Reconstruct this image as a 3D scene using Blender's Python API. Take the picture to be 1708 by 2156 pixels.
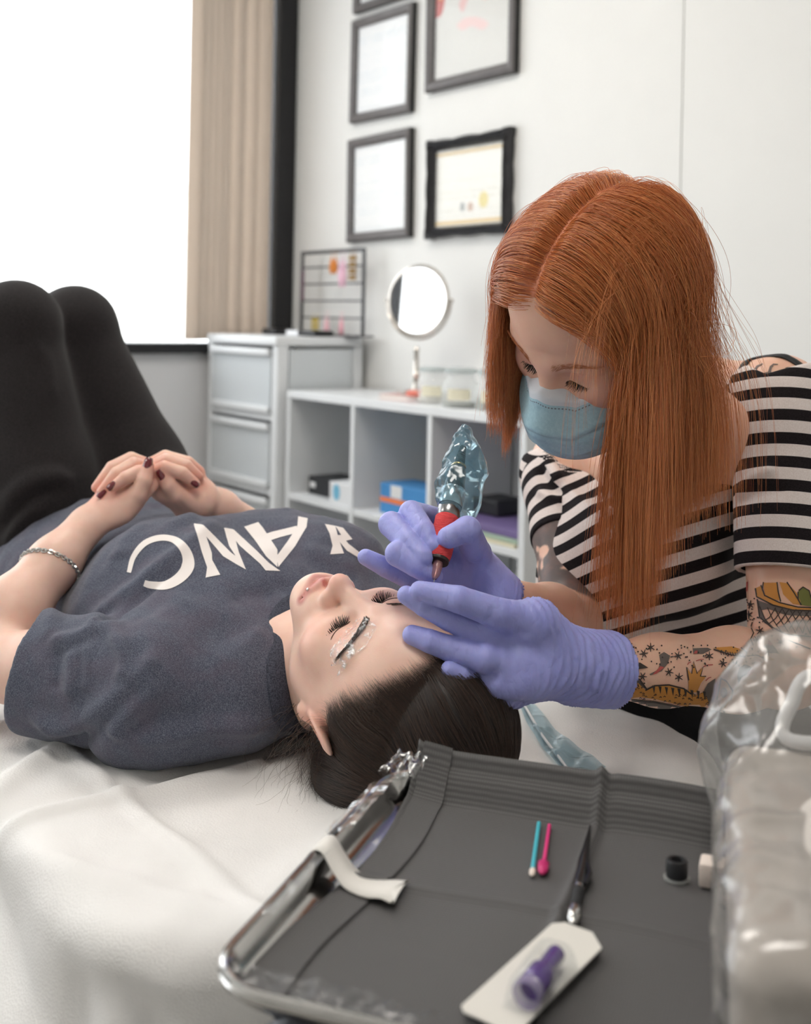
import bpy, bmesh, math, random
import numpy as np
from mathutils import Vector, Matrix
from mathutils.bvhtree import BVHTree
from mathutils import geometry as mgeo

scene = bpy.context.scene
COL = scene.collection
for o in list(bpy.data.objects):
    bpy.data.objects.remove(o, do_unlink=True)
rng = np.random.default_rng(7)
random.seed(7)

# ------------------------------------------------------------------ camera
FPX, CX, CY, ROLL, HC = 2400.0, 854.0, 670.0, 0.02, 1.17
cd = bpy.data.cameras.new('camera')
cd.sensor_fit = 'HORIZONTAL'; cd.sensor_width = 24.0
cd.lens = FPX / 1708.0 * 24.0
cd.shift_x = 0.0
cd.shift_y = -(1078.0 - CY) / 1708.0
cd.clip_start = 0.02; cd.clip_end = 500
cd.dof.use_dof = True; cd.dof.focus_distance = 1.14; cd.dof.aperture_fstop = 4.2
cam = bpy.data.objects.new('camera', cd); COL.objects.link(cam)
cam.location = (0, 0, HC)
cam.rotation_euler = (Matrix.Rotation(math.pi / 2, 3, 'X') @ Matrix.Rotation(ROLL, 3, 'Z')).to_euler()
scene.camera = cam

# ------------------------------------------------------------------ world, exposure, large lights
scene.view_settings.view_transform = 'Standard'
scene.view_settings.look = 'None'
scene.view_settings.gamma = 1.0
scene.view_settings.use_curve_mapping = False
scene.view_settings.exposure = 0.6
cy = scene.cycles
cy.max_bounces = 6; cy.diffuse_bounces = 3; cy.glossy_bounces = 3; cy.transmission_bounces = 5; cy.transparent_max_bounces = 10
cy.caustics_reflective = False; cy.caustics_refractive = False
cy.use_adaptive_sampling = True; cy.adaptive_threshold = .12; cy.adaptive_min_samples = 16; cy.use_denoising = True; cy.sample_clamp_indirect = 6.0
world = bpy.data.worlds.new('sky'); scene.world = world
world.use_nodes = True
_bg = world.node_tree.nodes['Background']
_bg.inputs['Color'].default_value = (0.93, 0.97, 1.0, 1)
_bg.inputs['Strength'].default_value = 3.0

# helpers: camera pixel -> point in space at a chosen depth or height
_c, _s = math.cos(ROLL), math.sin(ROLL)
def P(x, y, d):
    a = (x - CX) / FPX; b = (CY - y) / FPX
    return np.array([(a * _c - b * _s) * d, d, HC + (b * _c + a * _s) * d])
def PZ(x, y, z):
    q = P(x, y, 1.0)
    return P(x, y, (z - HC) / (q[2] - HC))
def proj(W):
    W = np.asarray(W, float); p = W[..., 0] / W[..., 1]; q = (W[..., 2] - HC) / W[..., 1]
    return np.stack([CX + FPX * (p * _c + q * _s), CY - FPX * (q * _c - p * _s)], -1)
def V3(*a): return np.array(a, float)
def nrm(v): v = np.asarray(v, float); return v / (np.linalg.norm(v) + 1e-12)

# ------------------------------------------------------------------ materials
MATS = {}
class NT:
    def __init__(self, name):
        self.m = bpy.data.materials.new(name); self.m.use_nodes = True
        self.t = self.m.node_tree; self.n = self.t.nodes; self.l = self.t.links
        self.b = self.n['Principled BSDF']; self.out = self.n['Material Output']
    def node(self, typ, **kw):
        nd = self.n.new(typ)
        for k, v in kw.items():
            if k in nd.bl_rna.properties: setattr(nd, k, v)
            else: nd.inputs[k].default_value = v
        return nd
    def link(self, a, b): self.l.new(a, b)
    def coord(self, which='Object', scale=None):
        tc = self.node('ShaderNodeTexCoord')
        if scale is None: return tc.outputs[which]
        mp = self.node('ShaderNodeMapping'); mp.inputs['Scale'].default_value = scale
        self.link(tc.outputs[which], mp.inputs['Vector']); return mp.outputs['Vector']
    def noise(self, scale, vec=None, detail=4, rough=.55):
        nd = self.node('ShaderNodeTexNoise'); nd.inputs['Scale'].default_value = scale
        nd.inputs['Detail'].default_value = detail; nd.inputs['Roughness'].default_value = rough
        self.link(vec if vec is not None else self.coord(), nd.inputs['Vector']); return nd.outputs['Fac']
    def ramp(self, fac, stops):
        r = self.node('ShaderNodeValToRGB'); e = r.color_ramp.elements
        while len(e) < len(stops): e.new(.5)
        for i, (p, c) in enumerate(stops): e[i].position = p; e[i].color = (*c, 1)
        self.link(fac, r.inputs['Fac']); return r.outputs['Color']
    def mix(self, fac, a, b, mode='MIX'):
        m = self.node('ShaderNodeMix'); m.data_type = 'RGBA'; m.blend_type = mode
        for i, v in ((0, fac), (6, a), (7, b)):
            if hasattr(v, 'is_output'): self.link(v, m.inputs[i])
            elif i == 0: m.inputs[0].default_value = v
            else: m.inputs[i].default_value = (*v, 1)
        return m.outputs[2]
    def math(self, op, a, b=0.0, c=0.0):
        m = self.node('ShaderNodeMath'); m.operation = op
        for i, v in enumerate((a, b, c)):
            if hasattr(v, 'is_output'): self.link(v, m.inputs[i])
            else: m.inputs[i].default_value = v
        return m.outputs[0]
    def attr(self, name, out='Fac'):
        a = self.node('ShaderNodeAttribute'); a.attribute_name = name; return a.outputs[out]
    def bump(self, height, strength=.3, dist=.001, normal=None):
        b = self.node('ShaderNodeBump'); b.inputs['Strength'].default_value = strength; b.inputs['Distance'].default_value = dist
        self.link(height, b.inputs['Height'])
        if normal is not None: self.link(normal, b.inputs['Normal'])
        return b.outputs['Normal']
    def set(self, **kw):
        for k, v in kw.items():
            i = self.b.inputs[k.replace('_', ' ')]
            if hasattr(v, 'is_output'): self.link(v, i)
            elif isinstance(v, tuple) and len(v) == 3 and i.type == 'RGBA': i.default_value = (*v, 1)
            else: i.default_value = v
        return self
def srgb(r, g=None, b=None):
    if isinstance(r, str): r, g, b = (int(r[i:i + 2], 16) for i in (0, 2, 4))
    f = lambda c: (c / 255 / 12.92) if c / 255 <= .04045 else ((c / 255 + .055) / 1.055) ** 2.4
    return (f(r), f(g), f(b))
def mat(name, col=None, rough=.5, metal=0, noise=None, bump=None, trans=0, alpha=None, spec=.5, coat=0, ior=1.45, sss=0, sheen=0):
    """plain procedural material; noise=(scale, amount) mottles the colour, bump=(scale, strength, dist)"""
    if name in MATS: return MATS[name]
    t = NT(name); c = col
    if noise:
        f = t.noise(noise[0]); a = noise[1]
        c = t.ramp(f, [(.3, tuple(max(0, x * (1 - a)) for x in col)), (.7, tuple(min(1, x * (1 + a)) for x in col))])
    t.set(Base_Color=c, Roughness=rough, Metallic=metal, IOR=ior)
    t.b.inputs['Specular IOR Level'].default_value = spec
    if trans: t.b.inputs['Transmission Weight'].default_value = trans
    if coat: t.b.inputs['Coat Weight'].default_value = coat
    if sheen: t.b.inputs['Sheen Weight'].default_value = sheen
    if sss:
        t.b.inputs['Subsurface Weight'].default_value = sss; t.b.inputs['Subsurface Radius'].default_value = (1, .35, .2); t.b.inputs['Subsurface Scale'].default_value = .004
    if alpha is not None: t.b.inputs['Alpha'].default_value = alpha
    if bump: t.set(Normal=t.bump(t.noise(bump[0]), bump[1], bump[2]))
    MATS[name] = t.m
    return t.m

# ------------------------------------------------------------------ objects
def tag(o, label=None, cat=None, group=None, kind=None):
    if label: o['label'] = label
    if cat: o['category'] = cat
    if group: o['group'] = group
    if kind: o['kind'] = kind
    return o
def thing(name, label, cat, loc=(0, 0, 0), group=None):
    o = bpy.data.objects.new(name, None); COL.objects.link(o)
    o.empty_display_size = .05; o.location = Vector(loc)
    tag(o, label, cat, group); return o
def link(o, parent=None):
    COL.objects.link(o)
    if parent is not None:
        o.parent = parent
        # parts are modelled in world space: keep them where they are
        m = Matrix.Identity(4); p = parent
        while p is not None:
            m = Matrix.LocRotScale(p.location, p.rotation_euler, p.scale) @ m if p.parent is None else p.matrix_parent_inverse @ Matrix.LocRotScale(p.location, p.rotation_euler, p.scale) @ m
            p = p.parent
        o.matrix_parent_inverse = m.inverted()
    return o
def mesh_np(name, verts, faces, m=None, parent=None, smooth=True, attrs=None):
    verts = np.asarray(verts, np.float32); me = bpy.data.meshes.new(name)
    if isinstance(faces, np.ndarray):
        nf, k = faces.shape; me.vertices.add(len(verts)); me.vertices.foreach_set('co', verts.ravel())
        me.loops.add(nf * k); me.loops.foreach_set('vertex_index', faces.ravel().astype(np.int32))
        me.polygons.add(nf); me.polygons.foreach_set('loop_start', np.arange(0, nf * k, k, dtype=np.int32))
        me.update(calc_edges=True)
    else:
        me.from_pydata(verts.tolist(), [], faces); me.update()
    if smooth: me.polygons.foreach_set('use_smooth', np.ones(len(me.polygons), bool))
    for an, av in (attrs or {}).items():
        av = np.asarray(av, np.float32)
        if av.ndim == 1: a = me.attributes.new(an, 'FLOAT', 'POINT'); a.data.foreach_set('value', av)
        else:
            a = me.attributes.new(an, 'FLOAT_COLOR', 'POINT')
            if av.shape[1] == 3: av = np.c_[av, np.ones(len(av), np.float32)]
            a.data.foreach_set('color', av.astype(np.float32).ravel())
    if m is not None: me.materials.append(m)
    o = bpy.data.objects.new(name, me); return link(o, parent)
class MB:
    """collects simple shapes into one mesh"""
    def __init__(s): s.v = []; s.f = []; s.mi = []; s.cur = 0
    def add(s, vs, fs):
        n = len(s.v); s.v += [tuple(map(float, v)) for v in vs]; s.f += [tuple(i + n for i in f) for f in fs]; s.mi += [s.cur] * len(fs)
    def box(s, c, half, R=None, bev=0.0):
        bm = bmesh.new(); bmesh.ops.create_cube(bm, size=2.0)
        for v in bm.verts: v.co = Vector((v.co.x * half[0], v.co.y * half[1], v.co.z * half[2]))
        if bev: bmesh.ops.bevel(bm, geom=list(bm.edges), offset=bev, segments=2, profile=.5, affect='EDGES')
        bm.verts.index_update(); R = np.eye(3) if R is None else np.asarray(R)
        s.add([R @ np.array(v.co) + np.asarray(c) for v in bm.verts], [[v.index for v in f.verts] for f in bm.faces]); bm.free(); return s
    def tube(s, pts, rad, n=10, caps=True, flat=None):
        pts = np.asarray(pts, float); rad = np.broadcast_to(np.asarray(rad, float), (len(pts),))
        tan = np.gradient(pts, axis=0); tan /= np.linalg.norm(tan, axis=1)[:, None] + 1e-12
        u = np.cross(tan[0], (0, 0, 1)); u = u if np.linalg.norm(u) > .1 else np.cross(tan[0], (1, 0, 0)); u = nrm(u)
        vs = []
        for i in range(len(pts)):
            u = nrm(u - tan[i] * (u @ tan[i])); w = np.cross(tan[i], u)
            for k in range(n):
                a = 2 * math.pi * k / n; vs.append(pts[i] + rad[i] * (math.cos(a) * u + math.sin(a) * w * (flat or 1)))
        fs = [(i * n + k, i * n + (k + 1) % n, (i + 1) * n + (k + 1) % n, (i + 1) * n + k) for i in range(len(pts) - 1) for k in range(n)]
        if caps: fs += [tuple(range(n - 1, -1, -1)), tuple(range((len(pts) - 1) * n, len(pts) * n))]
        s.add(vs, fs); return s
    def lathe(s, prof, c, R=None, n=24, cap=True):
        """prof: list of (radius, height) along local z"""
        R = np.eye(3) if R is None else np.asarray(R); vs = []
        for r, h in prof:
            for k in range(n):
                a = 2 * math.pi * k / n; vs.append(R @ np.array([r * math.cos(a), r * math.sin(a), h]) + np.asarray(c))
        m = len(prof); fs = [(i * n + k, i * n + (k + 1) % n, (i + 1) * n + (k + 1) % n, (i + 1) * n + k) for i in range(m - 1) for k in range(n)]
        if cap: fs += [tuple(range(n - 1, -1, -1)), tuple(range((m - 1) * n, m * n))]
        s.add(vs, fs); return s
    def quad(s, a, b, c, d): s.add([a, b, c, d], [(0, 1, 2, 3)]); return s
    def prism(s, poly, c, ex, ey, ez, depth):
        """extrude a 2-D outline: poly in (ex,ey), thickness depth along ez"""
        n = len(poly); c, ex, ey, ez = map(np.asarray, (c, ex, ey, ez))
        vs = [c + ex * x + ey * y for x, y in poly] + [c + ex * x + ey * y + ez * depth for x, y in poly]
        fs = [tuple(range(n - 1, -1, -1)), tuple(range(n, 2 * n))] + [(i, (i + 1) % n, n + (i + 1) % n, n + i) for i in range(n)]
        s.add(vs, fs); return s
    def build(s, name, m=None, parent=None, smooth=False, fix=True):
        me = bpy.data.meshes.new(name); me.from_pydata(s.v, [], s.f)
        for x in (m if isinstance(m, (list, tuple)) else [m]):
            if x is not None: me.materials.append(x)
        if isinstance(m, (list, tuple)): me.polygons.foreach_set('material_index', s.mi)
        if fix:
            bm = bmesh.new(); bm.from_mesh(me); bmesh.ops.recalc_face_normals(bm, faces=list(bm.faces)); bm.to_mesh(me); bm.free()
        me.update()
        if smooth:
            me.polygons.foreach_set('use_smooth', [True] * len(me.polygons))
            try: me.set_sharp_from_angle(angle=math.radians(40))
            except Exception: pass
        o = bpy.data.objects.new(name, me); return link(o, parent)
def frame_z(z, x=(1, 0, 0)):
    """rotation matrix (columns) whose local z is the given direction"""
    z = nrm(z); x = np.asarray(x, float); x = x - z * (x @ z)
    if np.linalg.norm(x) < 1e-4: x = np.cross(z, (0, 1, 0))
    x = nrm(x); return np.stack([x, np.cross(z, x), z], 1)
def catmull(pts, n=8):
    pts = np.asarray(pts, float); p = np.vstack([2 * pts[0] - pts[1], pts, 2 * pts[-1] - pts[-2]]); out = []
    for i in range(1, len(p) - 2):
        for t in np.linspace(0, 1, n, endpoint=False):
            out.append(.5 * ((2 * p[i]) + (-p[i - 1] + p[i + 1]) * t + (2 * p[i - 1] - 5 * p[i] + 4 * p[i + 1] - p[i + 2]) * t * t + (-p[i - 1] + 3 * p[i] - 3 * p[i + 1] + p[i + 2]) * t ** 3))
    out.append(pts[-1]); return np.array(out)

# ------------------------------------------------------------------ implicit-surface modeller (smooth blends, one continuous skin)
def smin(a, b, k):
    if k <= 0: return np.minimum(a, b)
    h = np.maximum(k - np.abs(a - b), 0) / k
    return np.minimum(a, b) - h * h * k * .25
def close_gaps(V, F, limit=120):
    """close the small holes left where neighbouring blocks disagree"""
    d = np.concatenate([F[:, [0, 1]], F[:, [1, 2]], F[:, [2, 3]], F[:, [3, 0]]]).astype(np.int64); key = np.minimum(d[:, 0], d[:, 1]) * (1 << 32) + np.maximum(d[:, 0], d[:, 1])
    o = np.argsort(key, kind='stable'); ks = key[o]; same = np.r_[False, ks[1:] == ks[:-1]]; single = ~same & ~np.r_[same[1:], False]; b = d[o[single]]
    if len(b) == 0 or len(b) > 4000: return V, F
    nxt = {}
    for u, v in b: nxt.setdefault(int(v), []).append(int(u))          # run against the faces' direction
    newV = []; newF = []; n0 = len(V)
    while nxt:
        s = next(iter(nxt)); loop = [s]; cur = s
        while cur in nxt:
            t = nxt[cur].pop()
            if not nxt[cur]: del nxt[cur]
            cur = t
            if cur == s or len(loop) > limit: break
            loop.append(cur)
        if cur != s or len(loop) < 3: continue
        if len(loop) == 4: newF.append(loop); continue
        c = n0 + len(newV); newV.append(V[loop].mean(0))
        if len(loop) % 2: newV.append((V[loop[-1]] + V[loop[0]]) / 2); loop = loop + [c + 1]
        for i in range(0, len(loop), 2): newF.append([c, loop[i], loop[(i + 1) % len(loop)], loop[(i + 2) % len(loop)]])
    if newV: V = np.vstack([V, newV])
    if newF: F = np.vstack([F, np.array(newF, np.int32)])
    return V, F.astype(np.int32)
class Sdf:
    def __init__(s, h=.002): s.h = h; s.ops = []; s.disp = []
    def _add(s, f, c, r, k, op): s.ops.append((f, np.asarray(c, float), float(r), k, op)); return s
    def cone(s, a, b, ra, rb=None, k=.01, flat=None, op='u'):
        a = np.asarray(a, np.float32); b = np.asarray(b, np.float32); rb = ra if rb is None else rb; ra = np.float32(ra); rb = np.float32(rb)
        ba = b - a; L2 = np.float32(max(ba @ ba, 1e-12))
        if flat is not None: ax = nrm(flat[0]).astype(np.float32); sc = np.float32(1 / flat[1] ** 2 - 1); lip = np.float32(min(1, flat[1]))
        def f(p):
            vx, vy, vz = p[..., 0] - a[0], p[..., 1] - a[1], p[..., 2] - a[2]; t = np.clip((vx * ba[0] + vy * ba[1] + vz * ba[2]) / L2, 0, 1)
            vx = vx - t * ba[0]; vy = vy - t * ba[1]; vz = vz - t * ba[2]; d2 = vx * vx + vy * vy + vz * vz
            if flat is not None: return (np.sqrt(np.maximum(d2 + sc * (vx * ax[0] + vy * ax[1] + vz * ax[2]) ** 2, 0)) - (ra + (rb - ra) * t)) * lip
            return np.sqrt(d2) - (ra + (rb - ra) * t)
        return s._add(f, (a + b) / 2, math.sqrt(L2) / 2 + max(ra, rb) * max(1, flat[1] if flat else 1), k, op)
    def chain(s, pts, rad, k=.006, k0=None, flat=None, op='u'):
        for i in range(len(pts) - 1):
            s.cone(pts[i], pts[i + 1], rad[i], rad[i + 1], k0 if (i == 0 and k0 is not None) else k, flat, op)
        return s
    def ell(s, c, r, R=None, k=.01, op='u'):
        c = np.asarray(c, np.float32); r = (np.asarray(r, float) * np.ones(3)).astype(np.float32); R = (np.eye(3) if R is None else np.asarray(R)).astype(np.float32)
        def f(p):
            x, y, z = p[..., 0] - c[0], p[..., 1] - c[1], p[..., 2] - c[2]; k0 = 0; k1 = 0
            for i in range(3):
                q = (x * R[0, i] + y * R[1, i] + z * R[2, i]) / r[i]; q2 = q * q; k0 = k0 + q2; k1 = k1 + q2 / (r[i] * r[i])
            k0 = np.sqrt(k0); return k0 * (k0 - 1) / (np.sqrt(k1) + np.float32(1e-9))
        return s._add(f, c, r.max(), k, op)
    def box(s, c, half, R=None, r=.005, k=.005, op='u'):
        c = np.asarray(c, float); half = np.asarray(half, float) - r; R = np.eye(3) if R is None else np.asarray(R)
        def f(p):
            q = np.abs((p - c) @ R) - half
            return np.sqrt((np.maximum(q, 0) ** 2).sum(-1)) + np.minimum(q.max(-1), 0) - r
        return s._add(f, c, np.linalg.norm(half + r), k, op)
    def plane(s, c, n, k=.002):
        """cut away everything on the +n side"""
        c = np.asarray(c, float); n = nrm(n)
        return s._add(lambda p: -((p - c) @ n), c, 1e9, k, 's')
    def ev(s, pts, centers=None, rad=0):
        pts = np.asarray(pts, np.float32); D = np.full(pts.shape[:-1], 1e3, np.float32)
        for f, c, r, k, op in s.ops:
            if centers is not None:
                m = np.linalg.norm(centers - c, axis=-1) < r + rad + 2 * k + .014
                if not m.any(): continue
                d = f(pts[m]).astype(np.float32)
                D[m] = smin(D[m], d, k) if op == 'u' else -smin(-D[m], d, k)
            else:
                d = f(pts).astype(np.float32); D = smin(D, d, k) if op == 'u' else -smin(-D, d, k)
        for g in s.disp: D = D + g(pts).astype(np.float32)
        return D
    def mesh(s, smooth=2, B=8):
        h = s.h; fin = [(c, r) for f, c, r, k, op in s.ops if op == 'u']
        lo = np.min([c - r for c, r in fin], 0) - .012; hi = np.max([c + r for c, r in fin], 0) + .012
        nb = np.ceil((hi - lo) / (h * B)).astype(int)
        g = np.stack(np.meshgrid(*[np.arange(n) for n in nb], indexing='ij'), -1).reshape(-1, 3)
        cen = lo + (g + .5) * h * B; act = []
        near = np.zeros(len(g), bool); hr = h * B * .87
        for c, r in fin: near |= np.linalg.norm(cen - c, axis=1) < r + hr + .012
        g = g[near]; cen = cen[near]
        for i in range(0, len(cen), 200000):
            act.append(np.abs(s.ev(cen[i:i + 200000], cen[i:i + 200000], hr)) < hr * 1.45 + .005)
        act = np.concatenate(act); g = g[act]; cen = cen[act]
        off = np.stack(np.meshgrid(*[np.arange(B + 1)] * 3, indexing='ij'), -1)
        keys = []; pos = []; edges = {0: [], 1: [], 2: []}
        M = 1 << 20
        for i in range(0, len(g), 1500):
            gg = g[i:i + 1500]; base = gg * B
            pts = (lo + (base[:, None, None, None, :] + off) * h).astype(np.float32)
            Vv = s.ev(pts, cen[i:i + 1500], hr)
            sg = Vv < 0
            cs = np.zeros((len(gg), B, B, B), np.int8)
            for dx in (0, 1):
                for dy in (0, 1):
                    for dz in (0, 1): cs += sg[:, dx:B + dx, dy:B + dy, dz:B + dz]
            b, x, y, z = np.nonzero((cs > 0) & (cs < 8))
            if len(b) == 0: continue
            acc = np.zeros((len(b), 3)); cnt = np.zeros(len(b))
            for ax in range(3):
                o1, o2 = [a for a in range(3) if a != ax]
                for d1 in (0, 1):
                    for d2 in (0, 1):
                        q = [0, 0, 0]; q[o1] = d1; q[o2] = d2; e = [0, 0, 0]; e[ax] = 1
                        v0 = Vv[b, x + q[0], y + q[1], z + q[2]]; v1 = Vv[b, x + q[0] + e[0], y + q[1] + e[1], z + q[2] + e[2]]
                        cr = (v0 < 0) != (v1 < 0); t = np.where(cr, v0 / np.where(cr, v0 - v1, 1), 0)
                        pp = np.tile(np.array(q, float), (len(b), 1)); pp[:, ax] += t
                        acc += pp * cr[:, None]; cnt += cr
                        if d1 == 0 and d2 == 0:
                            cell = base[b[cr]] + np.stack([x, y, z], 1)[cr]
                            edges[ax].append(np.c_[cell, v0[cr] < 0])
            cell = base[b] + np.stack([x, y, z], 1)
            pos.append(lo + (cell + acc / cnt[:, None]) * h)
            keys.append((cell[:, 0] * M + cell[:, 1]) * M + cell[:, 2])
        keys = np.concatenate(keys); pos = np.concatenate(pos)
        keys, ui = np.unique(keys, return_index=True); pos = pos[ui]
        faces = []
        for ax in range(3):
            e = np.unique(np.concatenate(edges[ax]), axis=0); c0 = e[:, :3]; ins = e[:, 3].astype(bool)
            o1, o2 = [(1, 2), (2, 0), (0, 1)][ax]; q = []
            for d1, d2 in ((0, 0), (1, 0), (1, 1), (0, 1)):
                cc = c0.copy(); cc[:, o1] -= d1; cc[:, o2] -= d2
                kk = (cc[:, 0] * M + cc[:, 1]) * M + cc[:, 2]; ix = np.searchsorted(keys, kk); ix = np.minimum(ix, len(keys) - 1)
                q.append(np.where(keys[ix] == kk, ix, -1))
            q = np.stack(q, 1); ok = (q >= 0).all(1); q = q[ok]; ins = ins[ok]
            q[~ins] = q[~ins][:, ::-1]; faces.append(q)
        F = np.concatenate(faces).astype(np.int32); Vt, F = close_gaps(pos, F)
        if smooth:
            e = np.concatenate([F[:, [0, 1]], F[:, [1, 2]], F[:, [2, 3]], F[:, [3, 0]]]); n = len(Vt)
            deg = np.bincount(e.ravel(), minlength=n).astype(float); deg[deg == 0] = 1
            for it in range(smooth * 2):
                lam = .5 if it % 2 == 0 else -.52
                av = np.stack([np.bincount(e[:, 0], Vt[e[:, 1], a], n) + np.bincount(e[:, 1], Vt[e[:, 0], a], n) for a in range(3)], 1) / deg[:, None]
                Vt = Vt + lam * (av - Vt)
        return Vt, F
def vnormals(V, F):
    n = np.cross(V[F[:, 2]] - V[F[:, 0]], V[F[:, 3 if F.shape[1] == 4 else 1]] - V[F[:, 1 if F.shape[1] == 4 else 0]])
    if F.shape[1] == 3: n = -n
    out = np.zeros_like(V)
    for a in range(3):
        for i in range(F.shape[1]): out[:, a] += np.bincount(F[:, i], n[:, a], len(V))
    return out / (np.linalg.norm(out, axis=1)[:, None] + 1e-12)
def vnoise(p, scale, seed=0):
    """smooth value noise in [-1,1]"""
    r = np.random.default_rng(seed).uniform(-1, 1, 4096).astype(np.float32)
    q = np.asarray(p) * scale; i = np.floor(q).astype(np.int64); f = q - i; f = f * f * (3 - 2 * f); out = 0
    for dx in (0, 1):
        for dy in (0, 1):
            for dz in (0, 1):
                hsh = ((i[..., 0] + dx) * 73856093 ^ (i[..., 1] + dy) * 19349663 ^ (i[..., 2] + dz) * 83492791) & 4095
                w = (f[..., 0] if dx else 1 - f[..., 0]) * (f[..., 1] if dy else 1 - f[..., 1]) * (f[..., 2] if dz else 1 - f[..., 2])
                out = out + w * r[hsh]
    return out
def gauss(p, c, s): return np.exp(-((p - np.asarray(c)) ** 2).sum(-1) / (2 * s * s))
def segdist(p, a, b):
    a = np.asarray(a, float); b = np.asarray(b, float); ba = b - a; t = np.clip((p - a) @ ba / (ba @ ba), 0, 1)
    return np.linalg.norm(p - a - t[..., None] * ba, axis=-1), t

# ------------------------------------------------------------------ flat print laid onto a surface (lettering, tattoos, brows)
def resample(poly, step):
    out = []; n = len(poly)
    for i in range(n):
        a = np.asarray(poly[i], float); b = np.asarray(poly[(i + 1) % n], float); m = max(1, int(np.ceil(np.linalg.norm(b - a) / step)))
        out += [a + (b - a) * j / m for j in range(m)]
    return out
def inpoly(pts, poly):
    pts = np.asarray(pts); poly = np.asarray(poly); x, y = pts[:, 0], pts[:, 1]; c = np.zeros(len(pts), bool); j = len(poly) - 1
    for i in range(len(poly)):
        xi, yi = poly[i]; xj, yj = poly[j]
        c ^= ((yi > y) != (yj > y)) & (x < (xj - xi) * (y - yi) / (yj - yi + 1e-12) + xi); j = i
    return c
def stroke(pts, w, closed=False):
    pts = np.asarray(pts, float); w = np.broadcast_to(np.asarray(w, float), (len(pts),))
    t = np.gradient(pts, axis=0); t /= np.linalg.norm(t, axis=1)[:, None] + 1e-9; nn = np.stack([-t[:, 1], t[:, 0]], 1) * w[:, None] / 2
    return np.vstack([pts + nn, (pts - nn)[::-1]])
def print_on(name, polys, bvh, m, parent, off=.0006, step=6.0, maxd=None):
    """polys: outlines given where they are seen; each is laid onto the surface it covers"""
    vs = []; fs = []; eye = Vector((0, 0, HC))
    for poly in polys:
        bd = resample(poly, step); nbd = len(bd); arr = np.asarray(bd)
        lo, hi = arr.min(0), arr.max(0)
        gx, gy = np.meshgrid(np.arange(lo[0] + step / 2, hi[0], step), np.arange(lo[1] + step / 2, hi[1], step)); gp = np.stack([gx.ravel(), gy.ravel()], 1)
        pts = list(bd)
        if len(gp):
            gp = gp[inpoly(gp, arr)]
            if len(gp):
                dm = np.min(np.linalg.norm(gp[:, None] - arr[None], axis=-1), 1); pts += list(gp[dm > step * .45])
        try: r = mgeo.delaunay_2d_cdt([Vector(p) for p in pts], [(i, (i + 1) % nbd) for i in range(nbd)], [], 1, 1e-4)
        except Exception: continue
        base = len(vs); ok = []
        for v in r[0]:
            q = P(v[0], v[1], 1.0); d = (Vector(q) - eye).normalized(); hit = bvh.ray_cast(eye, d)
            if hit[0] is None or (maxd and hit[3] > maxd): ok.append(False); vs.append((0, 0, 0)); continue
            ok.append(True); nn = hit[1] if hit[1].dot(d) < 0 else -hit[1]; vs.append(tuple(hit[0] + nn * off))
        for f in r[2]:
            if all(ok[i] for i in f) and max((Vector(vs[base + f[i]]) - Vector(vs[base + f[i - 1]])).length for i in range(len(f))) < .03: fs.append([base + i for i in f])
    used = sorted({i for f in fs for i in f}); mp = {u: i for i, u in enumerate(used)}
    if not fs: return None
    F = [[mp[i] for i in f] for f in fs]; Vv = np.array([vs[u] for u in used])
    # face outwards, to the viewer's side
    out = []
    for f in F:
        n = np.cross(Vv[f[1]] - Vv[f[0]], Vv[f[2]] - Vv[f[0]])
        out.append(f if n @ (Vv[f[0]] - np.array([0, 0, HC])) < 0 else f[::-1])
    return mesh_np(name, Vv, out, m, parent, True)
def hair_obj(name, strands, m, parent, r0=.00012, r1=.00004, root=1.0):
    """strands: list of (n,3) arrays"""
    data = bpy.data.hair_curves.new(name); data.add_curves([len(x) for x in strands])
    allp = np.concatenate(strands).astype(np.float32); data.attributes['position'].data.foreach_set('vector', allp.ravel())
    rad = np.concatenate([np.linspace(r0, r1, len(x)) * np.minimum(1, root + np.linspace(0, 1, len(x)) / .3) for x in strands]).astype(np.float32)
    a = data.attributes.get('radius') or data.attributes.new('radius', 'FLOAT', 'POINT'); a.data.foreach_set('value', rad)
    data.materials.append(m); o = bpy.data.objects.new(name, data); return link(o, parent)
# ================================================================== room
Wd = nrm((1831, -2400, 0)); Wn = nrm((-2400, -1831, 0))      # along the picture wall (to the right), out of it into the room
Zu = V3(0, 0, 1)
CORNER = V3(-.4226, 4.156, 0)
RW = np.stack([Wd, -Wn, Zu], 1)       # local x along the picture wall, y into the wall, z up
RN = np.stack([-Wn, Wd, Zu], 1)       # local x along the window wall
CEIL = 2.75; LK, LM = 4.9, 5.0
def KM(k, m, z=0): return CORNER + Wd * k + Wn * m + Zu * z       # k metres along the picture wall, m metres out of it
def on_wall(px, py, m=0.0):
    """k, z of the point of the plane m metres in front of the picture wall that is seen at px, py"""
    d = P(px, py, 1.0) - V3(0, 0, HC); t = ((KM(0, m) - V3(0, 0, HC)) @ Wn) / (d @ Wn); q = V3(0, 0, HC) + d * t
    return (q - CORNER) @ Wd, q[2]
m_wall = mat('painted wall', srgb(236, 235, 232), .75, noise=(3, .015), bump=(180, .05, .001))
m_wall2 = mat('painted window wall', srgb(226, 226, 228), .75, noise=(3, .015), bump=(180, .05, .001))
m_ceil = mat('ceiling tile white', srgb(238, 238, 236), .85, bump=(120, .2, .002))
m_dark = mat('black anodised metal', srgb(38, 38, 40), .45, metal=.2, noise=(40, .1))
t = NT('speckled vinyl floor'); f = t.noise(60); g = t.noise(4)
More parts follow.
